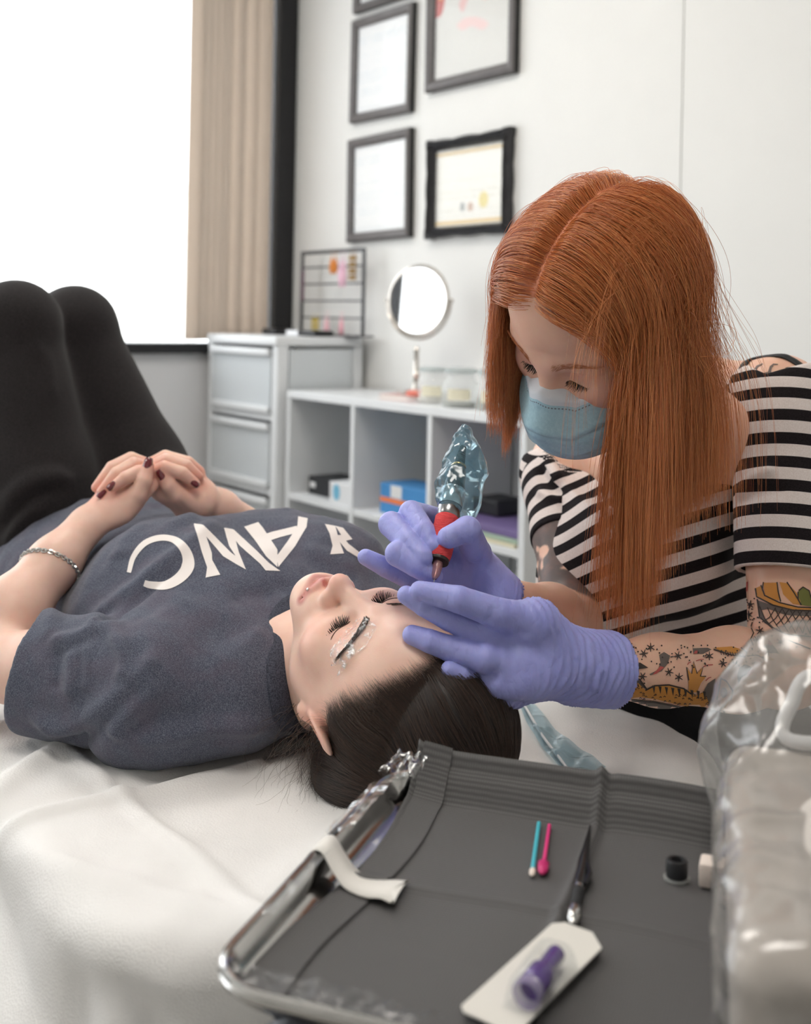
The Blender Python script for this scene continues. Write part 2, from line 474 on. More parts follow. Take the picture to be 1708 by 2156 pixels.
t.set(Base_Color=t.mix(.35, t.ramp(f, [(.35, srgb(150, 146, 140)), (.65, srgb(178, 174, 168))]), t.ramp(g, [(.3, srgb(150, 147, 142)), (.7, srgb(170, 167, 160))])), Roughness=.45)
m_floor = t.m
def struct(name, mb, m, parent=None, smooth=False):
    o = mb.build(name, m, parent, smooth)
    if parent is None: o['kind'] = 'structure'
    return o
def room_box(mb, k0, k1, m0, m1, z0, z1, bev=0):
    mb.box(KM((k0 + k1) / 2, (m0 + m1) / 2, (z0 + z1) / 2), (abs(k1 - k0) / 2, abs(m1 - m0) / 2, abs(z1 - z0) / 2), RW, bev); return mb
struct('floor', room_box(MB(), -.3, LK + .2, -.2, LM + .2, -.1, 0), m_floor)
struct('ceiling', room_box(MB(), -.3, LK + .2, -.2, LM + .2, CEIL, CEIL + .1), m_ceil)
wr = bpy.data.objects.new('wall_right', None); COL.objects.link(wr); wr.location = Vector(KM(2, -.05)); wr['kind'] = 'structure'
seam_k = on_wall(1437, 200)[0]
struct('wall_core', room_box(MB(), -.2, LK + .1, -.15, -.014, 0, CEIL), m_wall, wr)
for k0, k1 in ((0, seam_k - .0015), (seam_k + .0015, seam_k + 1.8), (seam_k + 1.803, LK)):
    struct('panel', room_box(MB(), k0, k1, -.0138, 0, .0, CEIL, .0012), m_wall, wr)
struct('wall_front', room_box(MB(), LK, LK + .1, 0, LM, 0, CEIL), m_wall)
struct('wall_left', room_box(MB(), -.1, LK, LM, LM + .1, 0, CEIL), m_wall)
# window wall: sill wall below, header above, black aluminium frame and glass between
SZ = 1.035; WZ = 2.52
wb = bpy.data.objects.new('wall_back', None); COL.objects.link(wb); wb.location = Vector(KM(-.06, 2)); wb['kind'] = 'structure'
struct('sill_wall', room_box(MB(), -.12, 0, 0, LM, 0, SZ), m_wall2, wb)
struct('header', room_box(MB(), -.12, 0, 0, LM, WZ, CEIL), m_wall2, wb)
t = NT('window glass'); t.set(Base_Color=(1, 1, 1), Roughness=0.0, IOR=1.01)
t.b.inputs['Alpha'].default_value = .06; m_glass = t.m
m_clear = mat('clear jar glass', (.95, .98, .97), .05, alpha=.24)
win = bpy.data.objects.new('window_1', None); COL.objects.link(win); win.location = Vector(KM(0, 1.2, SZ)); win['kind'] = 'structure'
struct('sill', room_box(MB(), -.10, .03, .065, LM, SZ, SZ + .036, .004), m_dark, win)
struct('head_rail', room_box(MB(), -.10, .02, .065, LM, WZ - .04, WZ, .004), m_dark, win)
struct('jamb', room_box(MB(), -.10, .022, .0, .075, 0.0, CEIL, .004), m_dark, win)
for mm in (1.75, 3.4, 4.95):
    struct('mullion', room_box(MB(), -.09, .0, mm - .03, mm + .03, SZ + .036, WZ - .04, .004), m_dark, win)
for m0, m1 in ((.075, 1.72), (1.78, 3.37), (3.43, 4.92)):
    struct('pane', room_box(MB(), -.052, -.048, m0, m1, SZ + .036, WZ - .04), m_glass, win)
# baseboards
m_base = mat('white baseboard', srgb(228, 227, 224), .5)
struct('baseboard_right', room_box(MB(), 0, LK, .0005, .013, 0, .09, .002), m_base)
struct('baseboard_back', room_box(MB(), .0005, .013, .076, LM, 0, .09, .002), m_base)
# sampling portal at the window opening (emits nothing itself)
ld = bpy.data.lights.new('window_portal', 'AREA'); ld.shape = 'RECTANGLE'; ld.size = LM - .1; ld.size_y = WZ - SZ; ld.cycles.is_portal = True
lo = bpy.data.objects.new('window_portal', ld); COL.objects.link(lo); lo.location = Vector(KM(-.11, LM / 2, (SZ + WZ) / 2))
lo.rotation_euler = Matrix(np.stack([Wn, Zu, -Wd], 1).tolist()).to_3x3().to_euler()
if np.linalg.det(np.stack([Wn, Zu, -Wd], 1)) < 0:
    lo.rotation_euler = Matrix(np.stack([-Wn, Zu, -Wd], 1).tolist()).to_3x3().to_euler()
# unseen, added to brighten the room: ceiling fill light panels
t = NT('fill glow'); t.set(Base_Color=(.9, .9, .9), Roughness=.6)
t.b.inputs['Emission Color'].default_value = (1, .95, .88, 1); t.b.inputs['Emission Strength'].default_value = 9.0; m_fill = t.m
for i, (k, m) in enumerate(((1.5, 1.2), (1.5, 3.4), (3.05, 1.9))):
    lt = thing('ceiling_fill', 'added unseen square ceiling fill light panel, %s' % ['window side nearer the picture wall', 'window side away from the pictures', 'over the head of the bed'][i], 'ceiling fill light', KM(k, m, CEIL), 'ceiling fill light panels')
    room_box(MB(), k - .31, k + .31, m - .31, m + .31, CEIL - .016, CEIL - .0005, .003).build('fill_frame', m_base, lt)
    room_box(MB(), k - .28, k + .28, m - .28, m + .28, CEIL - .022, CEIL - .0165).build('fill_face', m_fill, lt)

# ------------------------------------------------------------------ vertical blind
t = NT('beige blind fabric'); f = t.noise(30, t.coord('Object', (60, 60, 2)))
t.set(Base_Color=t.ramp(f, [(.3, srgb(222, 208, 194)), (.7, srgb(230, 218, 206))]), Roughness=.8)
t.b.inputs['Transmission Weight'].default_value = 0.0
# a little daylight comes through the cloth
tr = t.node('ShaderNodeBsdfTranslucent'); tr.inputs['Color'].default_value = (*srgb(232, 220, 208), 1)
ms = t.node('ShaderNodeMixShader'); ms.inputs[0].default_value = .30
t.link(t.b.outputs[0], ms.inputs[1]); t.link(tr.outputs[0], ms.inputs[2]); t.link(ms.outputs[0], t.out.inputs['Surface']); m_blind = t.m
bl = thing('vertical_blind', 'beige vertical blind drawn to the right side of the window', 'blind', KM(.07, .3, WZ))
room_box(MB(), -.046, -.006, .08, 1.70, WZ - .075, WZ - .041, .003).build('head_rail', m_base, bl)
def slat(m0, m1, k0, k1, z0, bow=.006, n=6):
    vs = []; nz = 2
    for j in range(n + 1):
        t_ = j / n; m_ = m0 + (m1 - m0) * t_; k_ = k0 + (k1 - k0) * t_ + bow * math.sin(math.pi * t_)
        for z in (z0, WZ - .0755): vs.append(KM(k_ - .068, m_ - .010, z))
    n0 = len(vs); vs2 = [v + Wd * .0009 for v in vs]
    fs = []
    for j in range(n):
        a = 2 * j; fs += [(a, a + 2, a + 3, a + 1), (n0 + a, n0 + a + 1, n0 + a + 3, n0 + a + 2)]
        fs += [(a, n0 + a, n0 + a + 2, a + 2), (a + 1, a + 3, n0 + a + 3, n0 + a + 1)]
    fs += [(0, 1, n0 + 1, n0), (2 * n, n0 + 2 * n, n0 + 2 * n + 1, 2 * n + 1)]
    mb = MB(); mb.add(vs + vs2, fs); return mb.build('slat', m_blind, bl, True)
SB = SZ + .042
for m0, m1, k0, k1 in ((.150, .236, .052, .046), (.205, .290, .058, .050), (.262, .306, .066, .054), (.288, .330, .064, .056), (.312, .356, .064, .056), (.337, .388, .064, .058), (.362, .432, .060, .072), (.09, .17, .046, .040)):
    slat(m0, m1, k0, k1, SB + .01 * (m0 * 37 % 1))

# ------------------------------------------------------------------ building across the street
m_bw = mat('white render', srgb(248, 247, 244), .8, noise=(.4, .02))  # plain off-white wall colour, slightly mottled
m_bg = mat('far window glass', srgb(200, 206, 204), .3)
def outside(px, py, d): return P(px, py, d)
bd = thing('office_building', 'pale office building with a row of windows seen through the window', 'building', P(60, 700, 40))
bc = P(40, 560, 42)
RB = np.stack([nrm((1, .35, 0)), nrm((-.35, 1, 0)), Zu], 1)
MB().box(bc + V3(-4, 5, -4), (9, 4, 7.2), RB).build('wall', m_bw, bd)
MB().box(bc + V3(-4, 5, 3.4), (9.2, 4.2, .18), RB).build('roof', m_bw, bd)
for i in range(7):
    w = MB().box(bc + RB @ V3(-6.5 + i * 1.9, 0, 0) + RB @ V3(0, .62, -.6) + V3(-3, 1.1, 0), (.55, .06, 1.0), RB).build('window', m_bg, bd)
MB().box(bc + V3(3, 6, 3.7), (1.2, 1, .35), RB).build('roof_vent', m_bg, bd)
m_grd = mat('pale street', srgb(215, 213, 208), .9)
gp = MB(); gp.add([(-120, 5.5, -6.0), (60, 5.5, -6.0), (60, 160, -6.0), (-120, 160, -6.0)], [(0, 1, 2, 3)])
o = gp.build('ground_outside', m_grd, fix=False); o['kind'] = 'structure'

# ------------------------------------------------------------------ framed pictures
m_frame = mat('charcoal frame', srgb(104, 100, 100), .36, noise=(25, .08))
m_frame2 = mat('black carved frame', srgb(48, 47, 50), .32, noise=(35, .15), bump=(60, .3, .003))
m_fside = mat('black frame side', srgb(28, 28, 29), .5)
m_pic_glass = mat('picture glass', (1, 1, 1), .02, trans=0, alpha=.10, spec=.8)
def paper_mat(name, col, line, freq, tint=None):
    if name in MATS: return MATS[name]
    t = NT(name); tc = t.coord('Object'); sp = t.node('ShaderNodeSeparateXYZ'); t.link(tc, sp.inputs[0])
    z = t.math('MULTIPLY', sp.outputs[2], freq); row = t.math('FRACT', z)
    inside = t.math('LESS_THAN', row, .38)
    nz = t.noise(9, t.coord('Object', (40, 40, 3)), 2); brk = t.math('GREATER_THAN', nz, .53)
    band = t.noise(1.0, t.coord('Object', (0, 0, 22)), 1); bsel = t.math('GREATER_THAN', band, .5)
    fac = t.math('MULTIPLY', t.math('MULTIPLY', inside, brk), bsel); fac = t.math('MULTIPLY', fac, .55)
    t.set(Base_Color=t.mix(fac, col, line), Roughness=.6); MATS[name] = t.m; return t.m
PICS = KM(0, 0)
def picture(name, label, tl, br, fw, m, side, paper, th=.026, carved=False, tilt=0.0):
    k0, z1 = on_wall(*tl, th); k1, z0 = on_wall(*br, th)
    root = thing(name, label, 'picture frame', KM((k0 + k1) / 2, th / 2, (z0 + z1) / 2), None)
    kc, zc, hw, hh = (k0 + k1) / 2, (z0 + z1) / 2, (k1 - k0) / 2, (z1 - z0) / 2
    ct, st = math.cos(tilt), math.sin(tilt)
    def q(a, b, mm): return KM(kc + a * ct - b * st, mm, zc + a * st + b * ct)
    # mitred moulding: profile swept round the four corners
    prof = [(0, .001), (0, th * .75), (fw * .25, th), (fw * .6, th * .92), (fw * .9, th * .6), (fw, th * .55), (fw, .001)]
    if carved: prof = [(0, .001), (0, th * .8), (fw * .12, th * .95), (fw * .3, th * .8), (fw * .45, th * 1.05), (fw * .62, th * .7), (fw * .8, th * .85), (fw, th * .5), (fw, .001)]
    n = 30 if carved else 1
    mb = MB(); np_ = len(prof)
    ring = []
    cor = [(-1, -1), (1, -1), (1, 1), (-1, 1)]
    for ci in range(4):
        (sx, sy), (tx, ty) = cor[ci], cor[(ci + 1) % 4]
        for j in range(n):
            t_ = j / n; wob = .0045 * (abs(math.sin(t_ * math.pi * 3)) - .4) if carved else 0
            if carved and (t_ < .09 or t_ > .92): wob = .006
            for o_, h_ in prof:
                ins = o_ - wob * (1 - o_ / fw)
                a0, b0 = sx * (hw - ins), sy * (hh - ins); a1, b1 = tx * (hw - ins), ty * (hh - ins)
                ring.append(q(a0 + (a1 - a0) * t_, b0 + (b1 - b0) * t_, h_ + .0012))
    N = 4 * n; fs = []
    for i in range(N):
        for j in range(np_ - 1):
            fs.append((i * np_ + j, ((i + 1) % N) * np_ + j, ((i + 1) % N) * np_ + j + 1, i * np_ + j + 1))
    mb.add(ring, fs); fr = mb.build('frame', [m, side], root, False)
    for p in fr.data.polygons:
        if abs(p.normal.dot(Vector(Wn))) < .3 and not carved: p.material_index = 1
    rot = RW @ np.array([[ct, 0, -st], [0, 1, 0], [st, 0, ct]])
    pp = MB().box((0, 0, 0), (hw - fw * .8, .0015, hh - fw * .8)).build('print', paper, None); pp.matrix_world = Matrix.Translation(Vector(KM(kc, .008, zc))) @ Matrix(rot.tolist()).to_4x4()
    pl = pp.matrix_world.copy(); pp.parent = root; pp.matrix_parent_inverse = Matrix.Translation(root.location).inverted()
    gl = MB().box(KM(kc, .0125, zc), (hw - fw * .8, .0008, hh - fw * .8), rot).build('glass', m_pic_glass, root)
    return root, q, hw - fw, hh - fw
c1 = paper_mat('certificate paper blue lines', srgb(246, 247, 248), srgb(150, 190, 210), 70)
c2 = paper_mat('certificate paper grey lines', srgb(247, 248, 248), srgb(176, 200, 214), 60)
c3 = paper_mat('certificate paper cream', srgb(248, 246, 238), srgb(190, 190, 170), 55)
c4 = mat('pale grey art paper', srgb(222, 221, 216), .6, noise=(10, .02))
picture('picture_frame', 'charcoal framed certificate, upper of the two stacked in the left column', (737, 45), (861, 233), .030, m_frame, m_fside, c1, tilt=-.012)
picture('picture_frame', 'charcoal framed certificate with blue lines, above the earring rack', (730, 294), (857, 500), .030, m_frame, m_fside, c2, tilt=.012)
picture('picture_frame', 'charcoal frame cut off by the top edge, highest in the left column', (745, -190), (866, -14), .030, m_frame, m_fside, c2, tilt=-.01)
r, q, hw, hh = picture('picture_frame', 'black carved frame round a cream certificate with round seals', (897, 300), (1064, 488), .030, m_frame2, m_fside, c3, .03, True)
def disc(q, a, b, ra, rb, mm, n=20): return [q(a + ra * math.cos(2 * math.pi * i / n), b + rb * math.sin(2 * math.pi * i / n), mm) for i in range(n)]
for a, b, rr, cc, nm in ((.066, -.045, .021, srgb(238, 222, 140), 'gold seal'), (-.028, -.060, .012, srgb(168, 172, 170), 'grey seal'), (.008, -.062, .012, srgb(205, 172, 150), 'tan seal')):
    pts = disc(q, a, b, rr, rr * 1.15, .0102); mb = MB(); mb.add(pts, [tuple(range(len(pts)))]); o = mb.build('seal', mat(nm, cc, .5), r); o['label'] = nm
mb = MB(); mb.add([q(-hw, -hh * .96, .0100), q(hw, -hh * .96, .0100), q(hw, -hh * .86, .0100), q(-hw, -hh * .86, .0100)], [(0, 1, 2, 3)]); mb.build('border', mat('ochre border', srgb(232, 200, 130), .5), r)
mb = MB(); mb.add([q(-hw, hh * .86, .0100), q(hw, hh * .86, .0100), q(hw, hh * .93, .0100), q(-hw, hh * .93, .0100)], [(0, 1, 2, 3)]); mb.build('border', mat('ochre border', srgb(232, 200, 130), .5), r)
r, q, hw, hh = picture('picture_frame', 'large charcoal frame with pink and red art print, cut by the top edge', (898, -175), (1079, 151), .034, m_frame, m_fside, c4, .028)
def blob(q, pts, mm, m, root, nm):
    cc = catmull(np.array([(x, y, 0) for x, y in pts + [pts[0]]]), 6)[:-1]; mb = MB(); mb.add([q(x, y, mm) for x, y, _ in cc], [tuple(range(len(cc)))]); o = mb.build(nm, m, root); return o
zb = -hh
for pts, cc, nm in (([(-.06, zb + .21), (-.01, zb + .27), (.05, zb + .285), (.085, zb + .235), (.06, zb + .20), (.0, zb + .235), (-.04, zb + .185)], srgb(232, 186, 184), 'pink print'),
                    ([(-.07, zb + .15), (-.04, zb + .13), (.0, zb + .135), (.05, zb + .115), (.075, zb + .13), (.03, zb + .155), (-.03, zb + .165)], srgb(238, 205, 202), 'pale pink print'),
                    ([(-hw, zb + .19), (-hw + .03, zb + .2), (-hw + .045, zb + .26), (-hw + .04, zb + .33), (-hw, zb + .33)], srgb(196, 62, 48), 'red print'),
                    ([(-hw + .012, zb + .245), (-hw + .03, zb + .245), (-hw + .034, zb + .285), (-hw + .018, zb + .30)], srgb(236, 178, 60), 'amber print')):
    blob(q, pts, .0101 + .0002 * (nm == 'amber print'), mat(nm, cc, .5), r, 'motif')
# ================================================================== shelf, drawers and what stands on them
m_lam = mat('white laminate', srgb(233, 235, 237), .35, noise=(6, .012))
S0 = V3(.0575, 3.0, 0)
sk0 = (S0 - CORNER) @ Wd; sm0 = (S0 - CORNER) @ Wn      # shelf front plane
ks = [sk0 - .690, sk0 - .339, sk0 + .016, sk0 + .372]
TT = .018
ZT = .938; Z2 = .612; Z3 = .285
sh = thing('cube_shelf', 'white open cube shelf along the picture wall', 'shelf', KM(sk0, sm0 / 2, 0))
room_box(MB(), ks[0] - TT / 2, ks[3] + TT, .02, sm0, ZT - .022, ZT, .0015).build('top_panel', m_lam, sh)
for i, k in enumerate(ks):
    th = TT if i in (1, 2) else TT * 1.2
    room_box(MB(), k - th / 2, k + th / 2, .03, sm0 - .002, 0.0, ZT - .0225, .001).build('upright', m_lam, sh)
for z in (Z2, Z3, .05):
    for i in range(3): room_box(MB(), ks[i] + TT * .6 + .0005, ks[i + 1] - TT * .6 - .0005, .03, sm0 - .003, z - TT / 2, z + TT / 2, .001).build('shelf_board', m_lam, sh)
for i in range(3): room_box(MB(), ks[i] + TT * .6 + .001, ks[i + 1] - TT * .6 - .001, .022, .0275, .06, ZT - .024).build('back_panel', m_lam, sh)

# plastic drawer tower
m_pl = mat('white frame plastic', srgb(232, 234, 236), .35, spec=.4)
t = NT('frosted clear plastic'); t.set(Base_Color=srgb(236, 241, 244), Roughness=.25); t.b.inputs['Alpha'].default_value = .68; m_frost = t.m
dk1 = .497; dm1 = .345; dk0 = .036; dm0 = .02
dt = thing('drawer_tower', 'tall white plastic drawer tower with clear drawers under the window', 'drawers', KM((dk0 + dk1) / 2, dm1 / 2, 0))
DT = 1.105
room_box(MB(), dk0, dk1, dm0, dm1 + .008, DT - .03, DT, .006).build('lid', m_pl, dt, True)
tiers = [DT - .020 - i * .235 for i in range(5)]
for (a, b) in ((dk0, dk0 + .035), (dk1 - .035, dk1)):
    for (c, d) in ((dm0, dm0 + .035), (dm1 - .04, dm1)):
        room_box(MB(), a, b, c, d, 0.0, DT - .0305, .004).build('post', m_pl, dt)
for z in tiers[1:]:
    room_box(MB(), dk0 + .0355, dk1 - .0355, dm0 + .0355, dm1 - .002, z - .012, z + .012, .002).build('rail', m_pl, dt)
    for (a, b) in ((dk0, dk0 + .03), (dk1 - .03, dk1)):
        room_box(MB(), a + .001, b - .001, dm0 + .0355, dm1 - .0405, z - .02, z + .02, .002).build('side_rail', m_pl, dt)
room_box(MB(), dk1 - .008, dk1 - .004, dm0 + .04, dm1 - .045, .1, DT - .04).build('side_panel', m_frost, dt)
contents = [[srgb(190, 205, 212), srgb(236, 238, 238), srgb(160, 190, 208)], [srgb(238, 238, 236), srgb(168, 192, 212), srgb(225, 225, 215)], [srgb(150, 120, 110), srgb(220, 220, 220), srgb(70, 70, 76)], [srgb(200, 200, 205), srgb(225, 220, 215), srgb(150, 160, 170)]]
for i in range(4):
    z1 = tiers[i] - .016; z0 = tiers[i + 1] + .016
    mb = MB(); a, b, c, d = dk0 + .038, dk1 - .038, dm0 + .04, dm1 + .004
    room_box(mb, a, b, d - .004, d, z0, z1 - .006); room_box(mb, a, a + .003, c, d - .004, z0, z1 - .02); room_box(mb, b - .003, b, c, d - .004, z0, z1 - .02); room_box(mb, a + .003, b - .003, c, d - .004, z0, z0 + .003); room_box(mb, a + .003, b - .003, c, c + .003, z0 + .003, z1 - .02)
    dr = mb.build('drawer', m_frost, dt)
    room_box(MB(), a, b, d - .001, d + .014, z1 - .026, z1 - .004, .004).build('lip', m_pl, dr, True)
    room_box(MB(), a, b, d, d + .01, z0 - .004, z0 + .018, .004).build('lower_lip', m_pl, dr, True)
    w = (b - a) / 3
    for j in range(3):
        hgt = (.16, .11, .14)[(i + j) % 3]
        kk = a + w * (j + .5)
        o = room_box(MB(), kk - w * .42, kk + w * .42, c + .03, d - .02, z0 + .0035, z0 + hgt, .004).build('packet', mat('stored packet %d%d' % (i, j), contents[i][j], .6, noise=(9, .12)))
        tag(o, '%s packet inside the %s drawer, %s' % (['pale blue', 'white', 'grey'][(i * 2 + j) % 3], ['top', 'second', 'third', 'lowest'][i], ['near the window', 'in the middle', 'near the shelf'][j]), 'packet', 'packets in the drawer tower')
# blue cloth strap and folded cloth seen through the side of the tower
o = MB().tube(catmull([KM(dk1 - .022, dm1 - .11, DT - .09), KM(dk1 - .020, dm1 - .18, DT - .10), KM(dk1 - .02, dm1 - .26, DT - .125)], 6), .007, 6, flat=.5).build('strap', mat('blue strap', srgb(140, 180, 208), .6), smooth=True)
tag(o, 'light blue strap inside the clear side of the drawer tower', 'strap')

# earring rack on the tower
er = thing('earring_rack', 'black wire earring rack with five bars standing on the drawer tower', 'jewellery rack', KM(.3, .1, DT))
m_rack = mat('black rack metal', srgb(66, 66, 70), .4, metal=.3)
rm = .06
rk0, rz1 = on_wall(636, 530, rm); rk1, _ = on_wall(769, 528, rm)
rz0 = DT + .004
fr = MB()
for a, b, c, d in ((rk0, rk0 + .010, rz0, rz1), (rk1 - .010, rk1, rz0, rz1)): room_box(fr, a, b, rm - .004, rm + .004, c, d)
room_box(fr, rk0 + .010, rk1 - .010, rm - .004, rm + .004, rz1 - .012, rz1)
fr.build('frame', m_rack, er)
room_box(MB(), rk0 - .01, rk1 + .01, rm - .035, rm + .035, DT + .0005, DT + .006, .002).build('base', m_rack, er)
hz = rz1 - rz0; bars = [rz1 - hz * f for f in (.20, .40, .60, .80)]
for z in bars: room_box(MB(), rk0 + .0105, rk1 - .0105, rm - .002, rm + .002, z - .003, z + .003).build('bar', m_rack, er)
def earring(f, z, col, l, w, label, shape='drop'):
    k = rk0 + (rk1 - rk0) * f; e = thing('earring_pair', label, 'earrings', KM(k, rm + .006, z), 'earrings on the rack'); mm = mat('earring ' + label[:18], col, .3, metal=.3)
    for s in (-1, 1):
        kk = k + s * w * .55
        mb = MB(); mb.tube([KM(kk, rm + .0045, z + .004), KM(kk, rm + .008, z + .001), KM(kk, rm + .008, z - .012)], .0007, 5)
        if shape == 'drop': mb.lathe([(.0005, 0), (w * .3, -l * .35), (w * .42, -l * .7), (w * .2, -l), (.0005, -l)], KM(kk, rm + .009, z - .012), n=10)
        elif shape == 'bar':
            for j in range(3): mb.box(KM(kk, rm + .009, z - .014 - l * (j + .5) / 3), (w * .4, .002, l * .14), RW, .001)
        else:
            for j in range(4): mb.lathe([(.0004, 0), (w * .28, -.003), (w * .28, -l / 4 + .004), (.0004, -l / 4 + .001)], KM(kk, rm + .009, z - .012 - j * l / 4), n=8)
        mb.build('earring', mm, e, True)
earring(.56, rz1 - .010, srgb(226, 140, 60), .060, .020, 'orange drop earrings hanging from the top of the rack')
earring(.70, rz1 - .010, srgb(240, 196, 214), .105, .020, 'long pale pink earrings hanging from the top of the rack')
earring(.85, rz1 - .010, srgb(170, 130, 60), .085, .020, 'gold tiered earrings behind the round mirror', 'tiers')
earring(.06, bars[0], srgb(110, 76, 96), .105, .010, 'dark plum beaded earrings at the left side of the rack', 'tiers')
earring(.28, bars[3] + .012, srgb(196, 170, 60), .052, .022, 'yellow gold square earrings on the lowest bar', 'bar')
earring(.47, bars[3] + .020, srgb(242, 196, 202), .070, .014, 'pink drop earrings on the lowest bar beside the gold ones')
earring(.70, bars[3] + .020, srgb(238, 180, 190), .070, .012, 'slim pink earrings on the lowest bar by the mirror')
# black sunglasses case, white card and tape roll on the tower
o = room_box(MB(), rk0 - .03, rk0 + .055, .11, .2, DT + .0005, DT + .022, .008).build('case', mat('black vinyl', srgb(36, 36, 38), .35), smooth=True); tag(o, 'black case on the drawer tower beside the window post', 'case')
o = room_box(MB(), rk0 + .115, rk0 + .20, .12, .19, DT + .0005, DT + .018, .003).build('card_holder', mat('white card', srgb(236, 237, 240), .5)); tag(o, 'small white box in front of the earring rack', 'box')
o = room_box(MB(), rk0 + .215, rk0 + .32, .13, .21, DT + .0005, DT + .020, .008).build('case', mat('black vinyl', None), smooth=True); tag(o, 'black case on the drawer tower under the mirror', 'case')

# table mirror
MT = mat('brushed nickel', srgb(205, 198, 190), .22, metal=1.0)
mk = sk0 - .21; mq = sm0 - .13
base = KM(mk, mq, ZT)
# notebook under the mirror
nb = thing('notebook', 'pink notebook lying under the round mirror', 'notebook', base)
RNB = RW @ np.array([[math.cos(.25), -math.sin(.25), 0], [math.sin(.25), math.cos(.25), 0], [0, 0, 1]])
MB().box(base + V3(0, 0, .0071), (.085, .058, .0065), RNB, .001).build('pages', mat('paper edge', srgb(238, 232, 226), .7), nb)
for z in (.0004, .0138): MB().box(base + V3(0, 0, z + .0005), (.088, .060, .0006), RNB).build('cover', mat('dusty pink cover', srgb(222, 178, 172), .5), nb)
mz = ZT + .0155
mr = thing('table_mirror', 'round nickel table mirror on a slim stand', 'mirror', base)
MB().lathe([(.042, 0), (.042, .004), (.036, .010), (.012, .016), (.009, .03), (.0075, .05), (.0115, .056), (.0075, .062), (.0065, .12), (.009, .128), (.005, .135)], KM(mk, mq, mz), n=24).build('stand', MT, mr, True)
mc = P(804, 631, KM(mk, mq)[1]); mc = np.array([KM(mk, mq)[0], KM(mk, mq)[1], mc[2]])
mn = nrm((-.56, -.82, .06)); RMi = frame_z(mn, (0, 0, 1))
mrad = .098
ring = MB(); ring.tube([mc + RMi @ V3(mrad * math.cos(a), mrad * math.sin(a), -.004) for a in np.linspace(0, 2 * math.pi, 49)], .0065, 8, caps=False); ring.build('rim', MT, mr, True)
MB().lathe([(mrad - .002, -.010), (mrad - .002, .0)], mc, RMi, 48).build('back_plate', MT, mr, True)
mb = MB(); mb.add([mc + RMi @ V3((mrad - .004) * math.cos(a), (mrad - .004) * math.sin(a), .0006) for a in np.linspace(0, 2 * math.pi, 48, endpoint=False)], [tuple(range(48))])
t = NT('mirror silver'); t.set(Base_Color=(.95, .95, .95), Metallic=1.0, Roughness=.02); mb.build('glass', t.m, mr, fix=False)
yoke = [mc + np.cross(mn, Zu) / np.linalg.norm(np.cross(mn, Zu)) * math.cos(a) * (mrad + .012) + Zu * math.sin(a) * (mrad + .012) - mn * .004 for a in np.linspace(math.pi, 2 * math.pi, 25)]
MB().tube(yoke, .0035, 8).build('yoke', MT, mr, True)
for s in (yoke[0], yoke[-1]): MB().lathe([(.005, -.004), (.006, 0), (.005, .006)], s, frame_z(nrm(s - mc)), 12).build('pivot', MT, mr, True)
o = MB().lathe([(.0005, 0), (.030, 0), (.034, .004), (.034, .011), (.028, .016), (.0005, .017)], KM(mk + .055, mq + .035, mz - .0005), n=28).build('compact', mat('coral compact', srgb(228, 128, 112), .4), smooth=True); tag(o, 'coral round compact beside the mirror stand', 'compact')
bc = MB()
for j in range(9): bc.lathe([(.0005, -.004), (.004, -.002), (.004, .002), (.0005, .004)], KM(mk - .045 + j * .008, mq + .04 - .01 * abs(j - 4) / 4, mz + .004 + .012 * (j % 2) * .3), n=8)
o = bc.build('bead_bracelet', mat('clear beads', srgb(230, 226, 222), .15, spec=.8), smooth=True); tag(o, 'clear bead bracelet draped at the mirror foot', 'bracelet')
# glass jars
def jar(px, d_m, r, h, label, fill, group='glass jars'):
    k, _ = on_wall(px, 840, d_m); c = KM(k, d_m, ZT + .0005); j = thing('glass_jar', label, 'jar', c, group)
    MB().lathe([(.0005, 0), (r * .95, 0), (r, .006), (r, h * .62), (r * .72, h * .84), (r * .72, h * .95), (r * .8, h)], c, n=28, cap=False).build('body', m_clear, j, True)
    MB().lathe([(r * .84, h), (r * .86, h + .004), (r * .86, h + .010), (r * .6, h + .014)], c, n=28).build('lid', mat('pale glass lid', srgb(205, 214, 214), .15, alpha=.7), j, True)
    a = math.atan2(-c[1], -c[0]); mb = MB(); n = 8
    vs = [c + V3((r + .0008) * math.cos(a + t), (r + .0008) * math.sin(a + t), z) for z in (h * .22, h * .55) for t in np.linspace(-.7, .5, n)]
    mb.add(vs, [(i, i + 1, n + i + 1, n + i) for i in range(n - 1)]); mb.build('paper_label', mat('cream label', srgb(238, 232, 208), .6), j, True)
    MB().lathe([(.0005, .004), (r * .9, .004), (r * .9, h * fill), (.0005, h * fill)], c, n=20).build('contents', mat('jar contents ' + label[:6], srgb(150, 152, 142) if fill < .15 else srgb(228, 224, 214), .8, noise=(80, .3)), j, True)
jar(912, sm0 - .12, .048, .085, 'leftmost clear glass jar with a cream label', .35)
jar(970, sm0 - .085, .052, .090, 'clear glass jar with dark contents, middle of the three', .12)
jar(1040, sm0 - .11, .050, .090, 'clear glass jar half hidden behind the red hair', .3)
